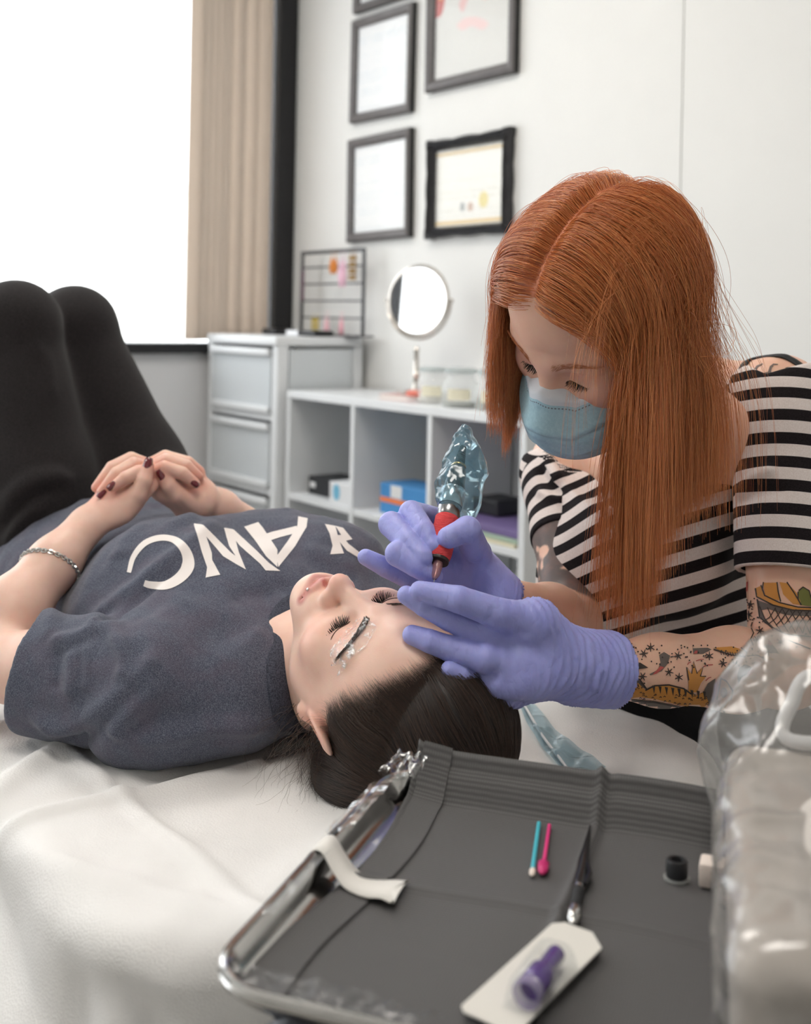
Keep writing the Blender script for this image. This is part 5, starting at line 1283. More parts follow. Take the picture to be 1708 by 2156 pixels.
# film pressed over the near brow
gl_pts = [(722, 1398), (700, 1402), (697, 1370), (720, 1340), (748, 1308), (768, 1300), (796, 1322), (786, 1340), (772, 1362), (742, 1386), (726, 1412), (712, 1424)]
t = NT('brow gel film'); gl = t.node('ShaderNodeBsdfGlossy'); gl.inputs['Roughness'].default_value = .3; tp_ = t.node('ShaderNodeBsdfTransparent')
bn = t.bump(t.noise(160, None, 4), 1.0, .004); t.link(bn, gl.inputs['Normal']); ms = t.node('ShaderNodeMixShader'); t.link(t.ramp(t.noise(120, t.coord('Object', (1, 1.6, 1)), 3, .6), [(.48, (.06,) * 3), (.66, (.62,) * 3)]), ms.inputs[0]); t.link(tp_.outputs[0], ms.inputs[1]); t.link(gl.outputs[0], ms.inputs[2]); t.link(ms.outputs[0], t.out.inputs['Surface'])
o = print_on('brow_film', [gl_pts], bvC, t.m, client, .0016, 5)
if o: o['label'] = 'glossy clear film over the near eyebrow'
# ---- hair
hc_ = Sdf(.003)
hc_.ell(HCl(0, -.020, .038), (.0785, .0975, .089), HCl.R, .01)
hc_.ell(HCl(0, -.018, .112), (.060, .066, .045), HCl.R, .03)
hc_.ell(HCl(.045, -.075, .01), (.050, .045, .070), HCl.R, .03)
hc_.ell(HCl(0, -.080, .05), (.06, .045, .07), HCl.R, .03)
fn = nrm((0, .857, -.52))
def facecut(p):
    q = HCl.loc(p); x = np.abs(q[..., 0]); ln = .030 + .028 * np.clip((q[..., 2] - .03) / .07, 0, 1) - .35 * np.maximum(x - .045, 0) + .0 * x
    ln = np.where(q[..., 2] < .02, .020 - .9 * (.02 - q[..., 2]) * 0 - .6 * np.maximum(.02 - q[..., 2], 0), ln) if False else np.interp(q[..., 2], [-.08, -.045, -.02, .0, .03, .06, .085, .12], [-.080, -.050, -.022, .006, .029, .043, .052, .064]) - np.maximum(x - .05, 0) * .15
    return (ln - q[..., 1]) * .8
hc_._add(facecut, HCl(0, 0, 0), 1e9, .006, 's'); hc_.plane(BEDZ * Zu + Zu * .003, -Zu, .004)
Vh, Fh = hc_.mesh(2); t = NT('dark brown hair mass'); f = t.noise(60, t.coord('Object', (1, 1, 1)))
t.set(Base_Color=t.ramp(f, [(.3, srgb(26, 20, 18)), (.7, srgb(46, 36, 32))]), Roughness=.5); m_hairbase = t.m
hroot = mesh_np('hair', Vh, Fh, m_hairbase, client, True)
def grad(S, p, e=.0012):
    d0 = S.ev(p); g = np.stack([S.ev(p + np.eye(3)[i] * e) - d0 for i in range(3)], -1); return d0, g / (np.linalg.norm(g, axis=-1, keepdims=True) + 1e-9)
def flow_strands(S, roots, target, steps, step, lift=.0006, jit=.15, sway=None, tail=None):
    p = roots.copy(); path = [p.copy()]; J = rng.normal(0, jit, (len(p), 3)); off = lift + np.abs(rng.normal(0, .0012, len(p)))
    for i in range(steps):
        d, g = grad(S, p); tv = target(p, i); tv = tv / (np.linalg.norm(tv, axis=1, keepdims=True) + 1e-9) + J
        tv = tv - g * (tv * g).sum(1, keepdims=True); tv /= np.linalg.norm(tv, axis=1, keepdims=True) + 1e-9
        p = p + tv * step; d, g = grad(S, p); p = p - g * (d - off * (1 if i else .3))[:, None]; path.append(p.copy())
    return np.stack(path, 1)
bun = HCl(0, -.055, .135)
idx = rng.choice(len(Vh), 5200); roots = Vh[idx]
q = HCl.loc(roots)
st_ = flow_strands(hc_, roots, lambda p, i: (bun - p) + HCl.R[:, 1] * (-.02), 18, .0066, .0008, .06)
m_hair1 = hair_mat('dark brown hair', srgb(34, 25, 21), srgb(84, 62, 50), .34)
# hairline wisps, starting on the skin just in front of the hair
hl = []
for z, y in zip(np.linspace(-.03, .10, 60), np.interp(np.linspace(-.03, .10, 60), [-.045, -.02, .0, .03, .06, .085, .12], [-.045, -.018, .012, .034, .047, .057, .066])):
    for k_ in range(22):
        h = bvC.ray_cast(Vector(HCl(.13, y + random.uniform(-.014, .007), z + random.uniform(-.004, .004))), Vector(-HCl.R[:, 0]))
        if h[0] is not None: hl.append(np.array(h[0]))
for x in np.linspace(-.04, .055, 50):
    for k_ in range(24):
        h = bvC.ray_cast(Vector(HCl(x + random.uniform(-.002, .002), .0655 - .010 * (x / .055) ** 2 - random.uniform(0, .012), .20)), Vector(-HCl.R[:, 2]))
        if h[0] is not None: hl.append(np.array(h[0]))
hl = np.array(hl); sC = Sdf(); sC.ell(HCl(0, -.020, .037), (.0765, .0955, .087), HCl.R, .01); sC.ell(HCl(0, .018, .034), (.0650, .065, .075), HCl.R, .03)
hl = np.repeat(hl, 2, 0); hl = hl + rng.normal(0, .0030, hl.shape); st2 = flow_strands(sC, hl, lambda p, i: (bun - p), 18, .0064, .0004, .075)
hair_obj('hair_strands', [s for s in st_] + [s for s in st2], m_hair1, hroot, .00014, .00009, .1)
# loose hair spreading on the paper
loose = []
for i in range(900):
    a = P(random.uniform(668, 800), random.uniform(1560, 1640), 1.10 + random.uniform(-.02, .03)); a = HCl(.060 + random.uniform(-.01, .012), -.05 + random.uniform(-.045, .02), random.uniform(-.05, .06))
    d = nrm(HCl.R @ nrm((.55 + random.uniform(-.3, .3), -.55, .25 + random.uniform(-.7, .7)))); pts = [a]; l = random.uniform(.02, .075); n_ = 9
    for j in range(n_):
        d = nrm(d + V3(.02, -.03, -.22) + rng.normal(0, .09, 3)); p = pts[-1] + d * l / n_; p[2] = max(p[2], BEDZ + .007 + random.uniform(0, .004)); pts.append(p)
    loose.append(np.array(pts))
for i in range(70):
    a = HCl(.070, -.03 + random.uniform(-.03, .03), random.uniform(-.06, .0)); d = nrm(V3(-.7 + random.uniform(-.3, .5), -.5 + random.uniform(-.3, .3), -.3)); pts = [a]; l = random.uniform(.04, .10)
    for j in range(12):
        d = nrm(d + V3(0, 0, -.12) + rng.normal(0, .22, 3)); p = pts[-1] + d * l / 12; p[2] = max(p[2], BEDZ + .006); pts.append(p)
    loose.append(np.array(pts))
hair_obj('loose_hair', loose, m_hair1, hroot, .00016, .00005)
# ================================================================== artist bending over the client
HA = HF((.2014, 1.1984, 1.1777), (.707, -.6493, -.2803), (-.6149, -.3686, -.6972), (-.3494, -.6652, .6599), 1.05)
artist = thing('person', 'person with long red hair, blue face mask and striped top, bending over the bed', 'person', V3(.36, 1.50, 0))
Ls, Rs = P(1652, 842, 1.345), P(1186, 985, 1.52)
Le, Re = P(1655, 1408, 1.245), P(1200, 1318, 1.335)
Lw, Rw = P(1262, 1412, 1.125), P(1044, 1262, 1.185)
AX = nrm(Ls - Rs); mid = (Ls + Rs) / 2
C1 = mid + V3(.015, .02, -.035); C2 = P(1392, 1345, 1.50); C3 = P(1420, 1500, 1.53); C3[2] = .60
FWD = nrm(np.cross(AX, Zu)); FWD = FWD if FWD[1] < 0 else -FWD
TUP = nrm(Zu - AX * (AX @ Zu))
nb = mid + V3(.02, .035, .045)
sa = Sdf(.0022); head_sdf(sa, HA, slim=1.04)
sa.cone(HA(0, -.03, -.045), nb, .050, .054, .03); sa.cone(HA(0, .0, -.06), nb + FWD * .03 - Zu * .02, .038, .04, .03)
sa.cone(nb - Zu * .01, Ls + Zu * .012 - AX * .01, .046, .042, .04); sa.cone(nb - Zu * .01, Rs + Zu * .012 + AX * .01, .046, .042, .04)
sa.cone(nb - Zu * .02, C1, .055, .075, .04, (AX, 1.6)); sa.cone(C1, C2, .078, .075, .04, (AX, 1.6)); sa.cone(C2, C2 + (C3 - C2) * .4, .07, .07, .04, (AX, 1.5))
sa.cone(Ls + FWD * .02 - Zu * .03, C1 + FWD * .05, .05, .06, .04)
sa.chain([Ls, Ls + (Le - Ls) * .45, Le], [.0475, .0455, .0385], .02)
sa.chain([Le, Le + (Lw - Le) * .30, Le + (Lw - Le) * .7, Lw], [.0385, .0405, .0325, .0265], .02)
sa.chain([Rs, Rs + (Re - Rs) * .45, Re], [.043, .0385, .034], .02)
sa.chain([Re, Re + (Rw - Re) * .3, Rw], [.034, .036, .0235], .02)
# seated legs inside the trousers
pl, prr = C3 + AX * .09, C3 - AX * .09; kl, kr = pl + FWD * .33 + AX * .10 - Zu * .06, prr + FWD * .20 - AX * .20 - Zu * .06
kl = V3(.62, 1.22, .50); kr = V3(.20, 1.80, .50); al, ar = V3(.62, 1.28, .10), V3(.22, 1.86, .10)
Va, Fa = sa.mesh(2)
SK2 = srgb(236, 190, 166); Ca = face_tint(Va, HA, SK2, srgb(205, 130, 120), srgb(222, 132, 112))
dR, tR = segdist(Va, Rs, Re); nzr = vnoise(Va, 38, 91) + .5 * vnoise(Va, 90, 92)
Ca = blendc(Ca, srgb(84, 80, 82), .93 * np.clip((.056 - dR) / .004, 0, 1) * np.clip((tR - .40) / .02, 0, 1) * np.clip((.93 - tR) / .02, 0, 1) * np.clip((nzr + .32) / .08, 0, 1))
m_skin2 = skin_mat('freckled fair skin', SK2)
mesh_np('body', Va, Fa, m_skin2, artist, True, {'tint': Ca}); bvA = bvh_of(Va, Fa)
# ---- striped top
ss = Sdf(.0026)
ss.cone(C1 - Zu * .005, C2, .092, .088, .04, (AX, 1.50)); ss.cone(C2, C3 + Zu * .06, .088, .098, .04, (AX, 1.45)); ss.plane(V3(0, 0, .742), V3(.12, -.1, -1), .003)
ss.ell(P(1250, 1215, 1.400), (.062, .062, .064), None, .05); ss.ell(P(1420, 1180, 1.360), (.064, .062, .066), None, .05); ss.cone(P(1255, 1020, 1.47), P(1240, 1270, 1.43), .055, .058, .05)
ss.cone(C1 + FWD * .02, P(1330, 1130, 1.40), .075, .07, .05); ss.cone(nb - TUP * .045 - FWD * .015, C1, .066, .09, .04, (AX, 1.75))
ss.cone(Ls - Zu * .008, C1, .062, .08, .04); ss.cone(Rs - Zu * .008, C1, .058, .08, .04)
lse = Ls + (Le - Ls) * .66; rse = Rs + (Re - Rs) * .50
la_ = nrm(Le - Ls); ra_ = nrm(Re - Rs)
# wide neck opening: everything above a sagging line from shoulder to shoulder
nk = nb + FWD * .02
def neckcut(p):
    q = p - nb; a = q @ AX; up = q @ TUP; fw = q @ FWD
    line = -.012 - .100 * np.clip(fw / .12, -.3, 1) * np.clip(1 - (np.abs(a + .035) / .135) ** 2, 0, 1) + .022 * np.clip((a - .05) / .06, 0, 1) * np.clip((.15 - a) / .03, 0, 1) * np.clip(fw / .05, 0, 1)
    return -(up - line) * .8
ss._add(neckcut, nb, 1e9, .004, 's')
def dropv(V, F, keep):
    F = F[keep[F].all(1)]; use = np.unique(F); m = -np.ones(len(V), int); m[use] = np.arange(len(use)); return V[use], m[F].astype(np.int32)
def cutaway(V, F, c, ax, rad): return dropv(V, F, ~(((V - c) @ ax > 0) & (np.linalg.norm(V - c - ax * .05, axis=1) < rad)))
parts_ = [ss.mesh(2)]
for S0_, E0_, end, ax_, r0_, r1_, inner in ((Ls, Le, lse, la_, .0600, .0545, -AX), (Rs, Re, rse, ra_, .0520, .0430, AX)):
    sl = Sdf(.0026); sl.cone(S0_, S0_ + (end - S0_) * 1.25, r0_, r1_, .02); sl.cone(S0_ + inner * .035 - Zu * .01, S0_ + ax_ * .03, r0_ * .95, r0_ * .98, .02)
    sl.cone(end - ax_ * .03, E0_, r1_ - .0055, r1_ - .009, .003, None, 's'); sl._add(neckcut, nb, 1e9, .004, 's')
    sl.plane(end, ax_, .002); parts_.append(sl.mesh(2))
Vt_ = np.vstack([p[0] for p in parts_]); o_ = 0; fl_ = []; pid = np.concatenate([np.full(len(p[0]), i) for i, p in enumerate(parts_)])
for p in parts_: fl_.append(p[1] + o_); o_ += len(p[0])
Ft_ = np.vstack(fl_).astype(np.int32)
Vt_ = emboss(Vt_, Ft_, [([(1180, 1020), (1160, 980), (1150, 950)], .006, .008), ([(1185, 1045), (1155, 1020), (1135, 985)], -.005, .007), ([(1190, 1055), (1160, 1045), (1130, 1030)], .005, .007), ([(1550, 1050), (1580, 1010), (1640, 980)], .006, .008), ([(1550, 1060), (1600, 1040), (1660, 1030)], -.005, .008), ([(1180, 1330), (1260, 1345), (1360, 1340)], .004, .01), ([(1400, 1350), (1470, 1330), (1560, 1290)], -.004, .012)])
wl = np.exp(-np.maximum(0, segdist(Vt_, Ls, Ls + (Le - Ls))[0] - .045) / .012) ; wl = segdist(Vt_, Ls, Le)[0]; wr = segdist(Vt_, Rs, Re)[0]
tors = (Vt_ - C2) @ TUP
dl = (Vt_ - Ls) @ la_; dr_ = (Vt_ - Rs) @ ra_
isl = pid == 1; isr = pid == 2
PER = .0262
# stripes run round the body and round each sleeve
ac = (Vt_ - C2) @ AX; sv = tors / PER + 1.6 * np.exp(-((ac + .015) / .075) ** 2) * np.clip((tors - .02) / .22, 0, 1) * (((Vt_ - C1) @ FWD) > -.02)
sv = np.where(isl, (-dl - .004) / PER + 40, sv); sv = np.where(isr, (-dr_ + .002) / PER + 60, sv)
t = NT('striped jersey'); a = t.attr('stripe'); fr_ = t.math('FRACT', a); blk = t.math('LESS_THAN', t.math('ABSOLUTE', t.math('SUBTRACT', fr_, .5)), .245)
n1 = t.noise(900, None, 2); wh = t.ramp(n1, [(.3, srgb(222, 208, 202)), (.7, srgb(240, 230, 226))]); bk = t.ramp(n1, [(.3, srgb(20, 16, 18)), (.7, srgb(40, 34, 37))])
t.set(Base_Color=t.mix(blk, wh, bk), Roughness=.9, Normal=t.bump(n1, .25, .0005)); t.b.inputs['Specular IOR Level'].default_value = .2; m_str = t.m
mesh_np('striped_top', Vt_, Ft_, m_str, artist, True, {'stripe': sv}); bvT = bvh_of(Vt_, Ft_)
# bra strap over the bare shoulder
sp = raypts(bvA, [(1562, 790), (1568, 770), (1585, 757), (1610, 748), (1640, 750), (1665, 758), (1690, 775), (1706, 790)])
m_bk = mat('black elastic', srgb(22, 22, 24), .6)
if len(sp) > 3:
    cp = catmull(sp, 5); mb = MB(); vs = []
    tg = np.gradient(cp, axis=0)
    for p, g in zip(cp, tg):
        h = bvA.find_nearest(Vector(p)); n_ = np.array(h[1]); b = nrm(np.cross(nrm(g), n_)); vs += [p + n_ * .0012 - b * .0055, p + n_ * .0018, p + n_ * .0012 + b * .0055]
    mb.add(vs, [f for i in range(len(cp) - 1) for f in ((3 * i, 3 * i + 1, 3 * i + 4, 3 * i + 3), (3 * i + 1, 3 * i + 2, 3 * i + 5, 3 * i + 4))]); o = mb.build('bra_strap', m_bk, artist, True); s_ = o.modifiers.new('t', 'SOLIDIFY'); s_.thickness = .0012; s_.offset = 0
# ---- trousers, shoes, stool
tz = Sdf(.006); tz.cone(C2 - Zu * .005, C3, .090, .11, .04, (AX, 1.42)); tz.plane(V3(0, 0, .765), Zu, .003)
for a, b, c in ((pl, kl, al), (prr, kr, ar)): tz.chain([a, b, c], [.098, .068, .05], .03)
v, f = tz.mesh(2); mesh_np('trousers', v, f, mat('black trouser cloth', srgb(26, 26, 29), .85, noise=(200, .2)), artist, True)
for c in (al, ar):
    q = Sdf(.005); q.cone(c - Zu * .035, c - Zu * .06 + FWD * .16, .042, .034, .02); q.cone(c, c - Zu * .05, .044, .044, .02); q.plane(V3(0, 0, .004), -Zu, .003); v, f = q.mesh(1); mesh_np('shoe', v, f, mat('black shoe leather', srgb(28, 27, 28), .5), artist, True)
sc_ = C3 + V3(.02, .02, 0); sc_[2] = 0
sto = thing('stool', 'round black stool the artist sits on', 'stool', sc_)
MB().lathe([(.0005, .425), (.14, .425), (.165, .435), (.17, .455), (.165, .475), (.14, .484), (.0005, .486)], sc_, n=32).build('seat', mat('black vinyl', None), sto, True)
MB().lathe([(.025, .08), (.025, .4245)], sc_, n=16).build('column', m_steel, sto, True)
for i in range(5):
    a = 2 * math.pi * i / 5; e = sc_ + V3(.26 * math.cos(a), .26 * math.sin(a), .055)
    MB().tube([sc_ + Zu * .085, e], [.018, .013], 10).build('leg', m_dark, sto, True); MB().lathe([(.0005, -.025), (.02, -.022), (.025, 0), (.02, .022), (.0005, .025)], e - Zu * .03, frame_z((math.sin(a), -math.cos(a), 0)), 16).build('caster', m_dark, sto, True)

# ---- face mask
mk_ = Sdf(.002); k = HA.k
mk_.ell(HA(0, .046, -.066), np.array((.0665, .062, .055)) * k, HA.R, .01); mk_.cone(HA(0, .088, -.012), HA(0, .112, -.045), .010, .016, .025); mk_.ell(HA(0, .075, -.075), np.array((.045, .045, .040)) * k, HA.R, .03)
for s in (1, -1): mk_.cone(HA(s * .006, .092, -.016), HA(s * .052, .058, -.022), .008, .008, .02)
def mcut(p):
    q = HA.loc(p); x = np.abs(q[..., 0]); top = -.0075 - .016 * np.clip(x / .03, 0, 1) ** 1.3 + .010 * np.clip((x - .03) / .04, 0, 1); bot = -.1235 + .035 * np.clip(x / .065, 0, 1) ** 2
    return np.minimum(np.minimum(top - q[..., 2], q[..., 2] - bot), q[..., 1] - .004) * .9 * k
mk_._add(mcut, HA(0, 0, 0), 1e9, .002, 's')
Vm, Fm = mk_.mesh(2); qm = HA.loc(Vm); xm = np.abs(qm[:, 0]); topl = -.0075 - .016 * np.clip(xm / .03, 0, 1) ** 1.3 + .010 * np.clip((xm - .03) / .04, 0, 1)
below = topl - qm[:, 2]; Nm = vnormals(Vm, Fm)
Vm = Vm + Nm * (.0016 * np.exp(-((below - .030) / .004) ** 2) - .0016 * np.exp(-((below - .036) / .003) ** 2) + .0016 * np.exp(-((below - .056) / .004) ** 2) - .0014 * np.exp(-((below - .062) / .003) ** 2) + .0006 * np.exp(-((below - .008) / .004) ** 2))[:, None]
t = NT('pleated mask fabric'); a = t.attr('below'); w_ = t.math('LESS_THAN', a, .0055); st_r = t.math('LESS_THAN', t.math('ABSOLUTE', t.math('SUBTRACT', a, .0085)), .0006); dsh = t.math('GREATER_THAN', t.math('FRACT', t.math('MULTIPLY', t.attr('across'), 420)), .45)
col = t.mix(w_, t.ramp(t.noise(300), [(.3, srgb(170, 208, 222)), (.7, srgb(190, 223, 235))]), srgb(226, 232, 240)); col = t.mix(t.math('MULTIPLY', st_r, dsh), col, srgb(120, 130, 145))
t.set(Base_Color=col, Roughness=.85, Normal=t.bump(t.noise(700), .2, .0005)); m_mask = t.m
mask = mesh_np('face_mask', Vm, Fm, m_mask, artist, True, {'below': below, 'across': qm[:, 0] + .1})
for s in (1, -1): MB().tube(catmull([HA(s * .058, .028, -.04), HA(s * .072, .01, -.02), HA(s * .083, -.015, .0), HA(s * .082, -.032, -.01), HA(s * .076, -.02, -.045), HA(s * .058, .03, -.085)], 6), .0012, 6).build('ear_loop', mat('white elastic', srgb(236, 236, 240), .8), mask, True)
lashes(HA, 1, artist, ln=.010); lashes(HA, -1, artist, ln=.010)
brow(HA, 1, bvA, mat('auburn brow hair', srgb(186, 118, 78), .6), artist, 130); brow(HA, -1, bvA, mat('auburn brow hair', None), artist, 130)

# ---- gloves
t = NT('periwinkle nitrile'); n1 = t.noise(35, None, 3); n2 = t.noise(500, None, 2)
t.set(Base_Color=t.ramp(n1, [(.3, srgb(152, 156, 224)), (.7, srgb(170, 174, 236))]), Roughness=t.ramp(n2, [(.3, (.42,) * 3), (.7, (.55,) * 3)]), Normal=t.bump(t.noise(130, None, 4), .22, .0012, t.bump(t.math('ABSOLUTE', t.math('SUBTRACT', t.noise(42, t.coord('Object', (1.6, 1, 1)), 3, .5), .5)), .55, .006))); t.b.inputs['Subsurface Weight'].default_value = .1; t.b.inputs['Subsurface Scale'].default_value = .003; m_glove = t.m
def DH(px, py, off):
    q = raypts(bvC, [(px, py)]); return (q[0][1] if len(q) and q[0][1] < 1.2 else 1.085) - off
def glove_wrinkles(V, F, a, b, amp, per, seed, r0=0.0, r1=1.0, start=.0):
    N = vnormals(V, F); d, tt = segdist(V, a, b); L = np.linalg.norm(np.asarray(b) - np.asarray(a)); s = ((V - a) @ nrm(b - a))
    ph = s / per + 1.3 * vnoise(V, 20, seed) + .5 * vnoise(V, 55, seed + 1); w = np.clip((s - r0) / .02, 0, 1) * np.clip((r1 - s) / .01, 0, 1)
    rid = np.abs(np.sin(math.pi * ph)); rid = 1 - rid ** .7
    return V + N * (amp * rid * w * (.45 + .55 * np.clip(vnoise(V, 30, seed + 2) + .5, 0, 1)))[:, None]
# left glove, flat on the forehead
g = Sdf(.0017)
W0 = P(1212, 1402, 1.115); pn_ = nrm(V3(-.05, -.75, .65))
kn = [P(1028, 1338, 1.078), P(1020, 1386, 1.062), P(1046, 1436, 1.066), P(1082, 1462, 1.082)]
pc0 = P(1120, 1385, 1.090)
for q, r in zip(kn, (.0125, .0130, .0125, .0115)): g.cone(W0 + (q - W0) * .12, q, .0185, r, .007, (pn_, .75))
g.cone(W0, pc0, .027, .034, .012, (pn_, .60)); g.cone(pc0, P(1085, 1390, 1.080), .034, .033, .010, (pn_, .48))
g.cone(Lw + (Lw - W0) * .05, W0, .0305, .0275, .02)
fl = [[kn[0], P(945, 1302, DH(945, 1302, .010)), P(893, 1274, DH(893, 1274, .010)), P(856, 1253, DH(856, 1253, .008))],
      [kn[1], P(948, 1366, DH(948, 1366, .016)), P(905, 1350, DH(905, 1350, .011)), P(868, 1337, DH(868, 1337, .007))],
      [kn[2], P(1002, 1430, DH(1002, 1430, .018)), P(970, 1420, DH(970, 1420, .012)), P(948, 1411, DH(948, 1411, .009))],
      [kn[3], P(1060, 1466, 1.075), P(1035, 1468, 1.078), P(1015, 1466, 1.080)]]
for f_, r in zip(fl, ((.0115, .0108, .0098, .0082), (.0118, .0112, .0102, .0086), (.0112, .0104, .0096, .0082), (.0105, .0095, .0088, .0075))): g.chain(f_, r, .0012, .005)
th = [P(1128, 1312, 1.088), P(1050, 1292, 1.070), P(966, 1262, 1.062), P(884, 1244, 1.070)]
g.cone(W0 + (th[0] - W0) * .3, th[0], .022, .020, .016); g.chain(th, (.0185, .0138, .0118, .0086), .002, .010)
cuff = P(1296, 1410, 1.138); cx = nrm(cuff - W0)
g.cone(W0, cuff + cx * .01, .0295, .0370, .012); g.cone(Lw + cx * .03, cuff + cx * .04, .0250, .0340, .002, None, 's')
Vg, Fg = g.mesh(2); Vg, Fg = cutaway(Vg, Fg, cuff - cx * .002, cx, .09)
Vg = glove_wrinkles(Vg, Fg, P(1040, 1385, 1.07), cuff, .0030, .0092, 41, .012, .16)
Vg = emboss(Vg, Fg, [([(1030, 1276), (1036, 1296), (1020, 1310)], -.0015, .003), ([(1000, 1350), (1012, 1362), (1006, 1376)], -.0012, .003), ([(1030, 1410), (1044, 1424), (1042, 1440)], -.0015, .003), ([(1060, 1340), (1090, 1350), (1120, 1340)], .0015, .004), ([(1050, 1320), (1060, 1380), (1068, 1440)], .0012, .004), ([(1220, 1350), (1228, 1400), (1222, 1460)], .0015, .003), ([(1250, 1360), (1246, 1410), (1255, 1470)], .0013, .003), ([(1275, 1400), (1255, 1430), (1262, 1470)], .0015, .003)])
o = mesh_np('glove', Vg, Fg, m_glove, artist, True); o['label'] = 'periwinkle glove resting on the forehead'; s_ = o.modifiers.new('t', 'SOLIDIFY'); s_.thickness = .0008; s_.offset = 1
# right glove round the machine
g = Sdf(.0017)
tip = P(912, 1233, DH(912, 1233, .0)); ptop = P(983, 905, 1.205); pax = nrm(ptop - tip); PL = np.linalg.norm(ptop - tip)
def PN(px, py, off):
    """point near the pen axis: depth of the pen at that height in the picture, moved towards the viewer"""
    f_ = np.clip((1233 - py) / (1233 - 905), 0, 1); return P(px, py, tip[1] + (ptop[1] - tip[1]) * f_ - off)
W1 = P(1040, 1258, 1.188)
ind = [P(938, 1100, 1.215), PN(866, 1080, -.012), PN(893, 1120, .004), PN(911, 1150, .006)]
mdl = [P(915, 1130, 1.215), PN(824, 1104, -.012), PN(862, 1144, .004), PN(890, 1174, .008)]
rng_ = [P(905, 1170, 1.205), PN(838, 1166, .002), PN(876, 1190, .002), PN(912, 1214, -.010)]
pky = [P(930, 1225, 1.195), P(858, 1216, 1.165), P(812, 1194, 1.162), P(770, 1173, 1.160)]
thm = [P(1018, 1222, 1.182), P(1003, 1165, 1.165), PN(984, 1116, .012), PN(944, 1132, .017)]
for f_, r in ((ind, (.0125, .0118, .0108, .0092)), (mdl, (.0125, .0122, .0112, .0094)), (rng_, (.0125, .0118, .0106, .0088)), (pky, (.0115, .0102, .0094, .0076))): g.chain(f_, r, .001, .003)
g.chain(thm, (.0165, .0145, .0125, .0100), .003, .010)
for q in (ind[0], mdl[0], rng_[0], pky[0]): g.cone(W1, q, .020, .0130, .008)
g.cone(W1, P(965, 1175, 1.205), .025, .027, .02); g.cone(thm[0], P(960, 1190, 1.195), .017, .017, .02)
cuff1 = P(1066, 1280, 1.205); cx1 = nrm(nrm(cuff1 - W1) * .3 + nrm(Re - Rw)); g.cone(W1, cuff1 + cx1 * .01, .0255, .0325, .012); g.cone(Rw + cx1 * .01, cuff1 + cx1 * .04, .0275, .0300, .002, None, 's')
Vg, Fg = g.mesh(2); Vg, Fg = cutaway(Vg, Fg, cuff1, cx1, .08)
Vg = glove_wrinkles(Vg, Fg, P(990, 1200, 1.19), cuff1 + cx1 * .02, .0016, .007, 51, .02, .2)
Vg = emboss(Vg, Fg, [([(985, 1180), (1005, 1176), (1015, 1165)], .0013, .003), ([(870, 1150), (880, 1160), (896, 1165)], .001, .0025), ([(905, 1140), (918, 1150), (930, 1150)], .001, .0025), ([(960, 1130), (975, 1145), (995, 1150)], -.0013, .003)])
o = mesh_np('glove', Vg, Fg, m_glove, artist, True); o['label'] = 'periwinkle glove gripping the tattoo machine'; s_ = o.modifiers.new('t', 'SOLIDIFY'); s_.thickness = .0008; s_.offset = 1
# ---- the machine
Rp = frame_z(pax); pm = thing('tattoo_machine', 'pen tattoo machine with red wrapped grip, held in the gloved hand', 'tattoo machine', tip)
def pa(f_): return tip + pax * PL * f_
mb = MB(); mb.lathe([(.0003, 0), (.0005, .006), (.0008, .012)], tip, Rp, 8); mb.build('needle', m_steel, pm, True)
MB().lathe([(.0020, .007), (.0042, .012), (.0052, .019), (.0046, .027), (.0040, .030)], tip, Rp, 20, cap=False).build('cartridge_tip', mat('pink clear plastic', srgb(236, 168, 170), .1, trans=.6, alpha=.75), pm, True)
MB().lathe([(.0012, .010), (.0018, .018), (.0030, .026)], tip, Rp, 12).build('needle_bar', m_steel, pm, True)
t = NT('red crepe wrap'); w = t.noise(160, t.coord('Object', (1, 1, 6)), 4, .7); t.set(Base_Color=t.ramp(w, [(.3, srgb(196, 44, 52)), (.7, srgb(232, 84, 84))]), Roughness=.85, Normal=t.bump(w, .8, .0012))
MB().lathe([(.0072, .0285), (.0102, .0285), (.0108, .030), (.0118, .036), (.0122, .050), (.0124, .066), (.0124, .0745), (.0116, .0755)], tip, Rp, 28).build('grip_wrap', t.m, pm, True)
MB().lathe([(.0100, .0255), (.0104, .0265), (.0104, .0285), (.0070, .0288)], tip, Rp, 28).build('grip_end', mat('dark metal', srgb(70, 66, 66), .35, metal=.8, bump=(800, .5, .0006)), pm, True)
m_gun = mat('gunmetal', srgb(150, 150, 152), .28, metal=1.0)
MB().lathe([(.0112, .0757), (.0118, .077), (.0118, .088), (.0112, .089)], tip, Rp, 28).build('collar', m_gun, pm, True)
MB().lathe([(.0122, .0892), (.0130, .0905), (.0130, .106), (.0120, .109)], tip, Rp, 28).build('motor_housing', mat('satin silver', srgb(212, 214, 216), .22, metal=1.0), pm, True)
m_dkm = mat('dark taper', srgb(62, 56, 56), .3, metal=.5)
MB().lathe([(.0112, .1092), (.0108, .113), (.0080, .134), (.0072, .137)], tip, Rp, 24).build('rear_cone', m_dkm, pm, True)
MB().lathe([(.0074, .1372), (.0078, .1382), (.0074, .1395)], tip, Rp, 24).build('gold_ring', mat('brass', srgb(206, 170, 110), .25, metal=1.0), pm, True)
pr_ = [(.0062, .1397)]
for i in range(9): pr_ += [(.0060 - i * .0003, .141 + i * .0027), (.0052 - i * .0003, .1424 + i * .0027)]
MB().lathe(pr_ + [(.0005, .1665)], tip, Rp, 20).build('strain_relief', mat('black rubber', None), pm, True)
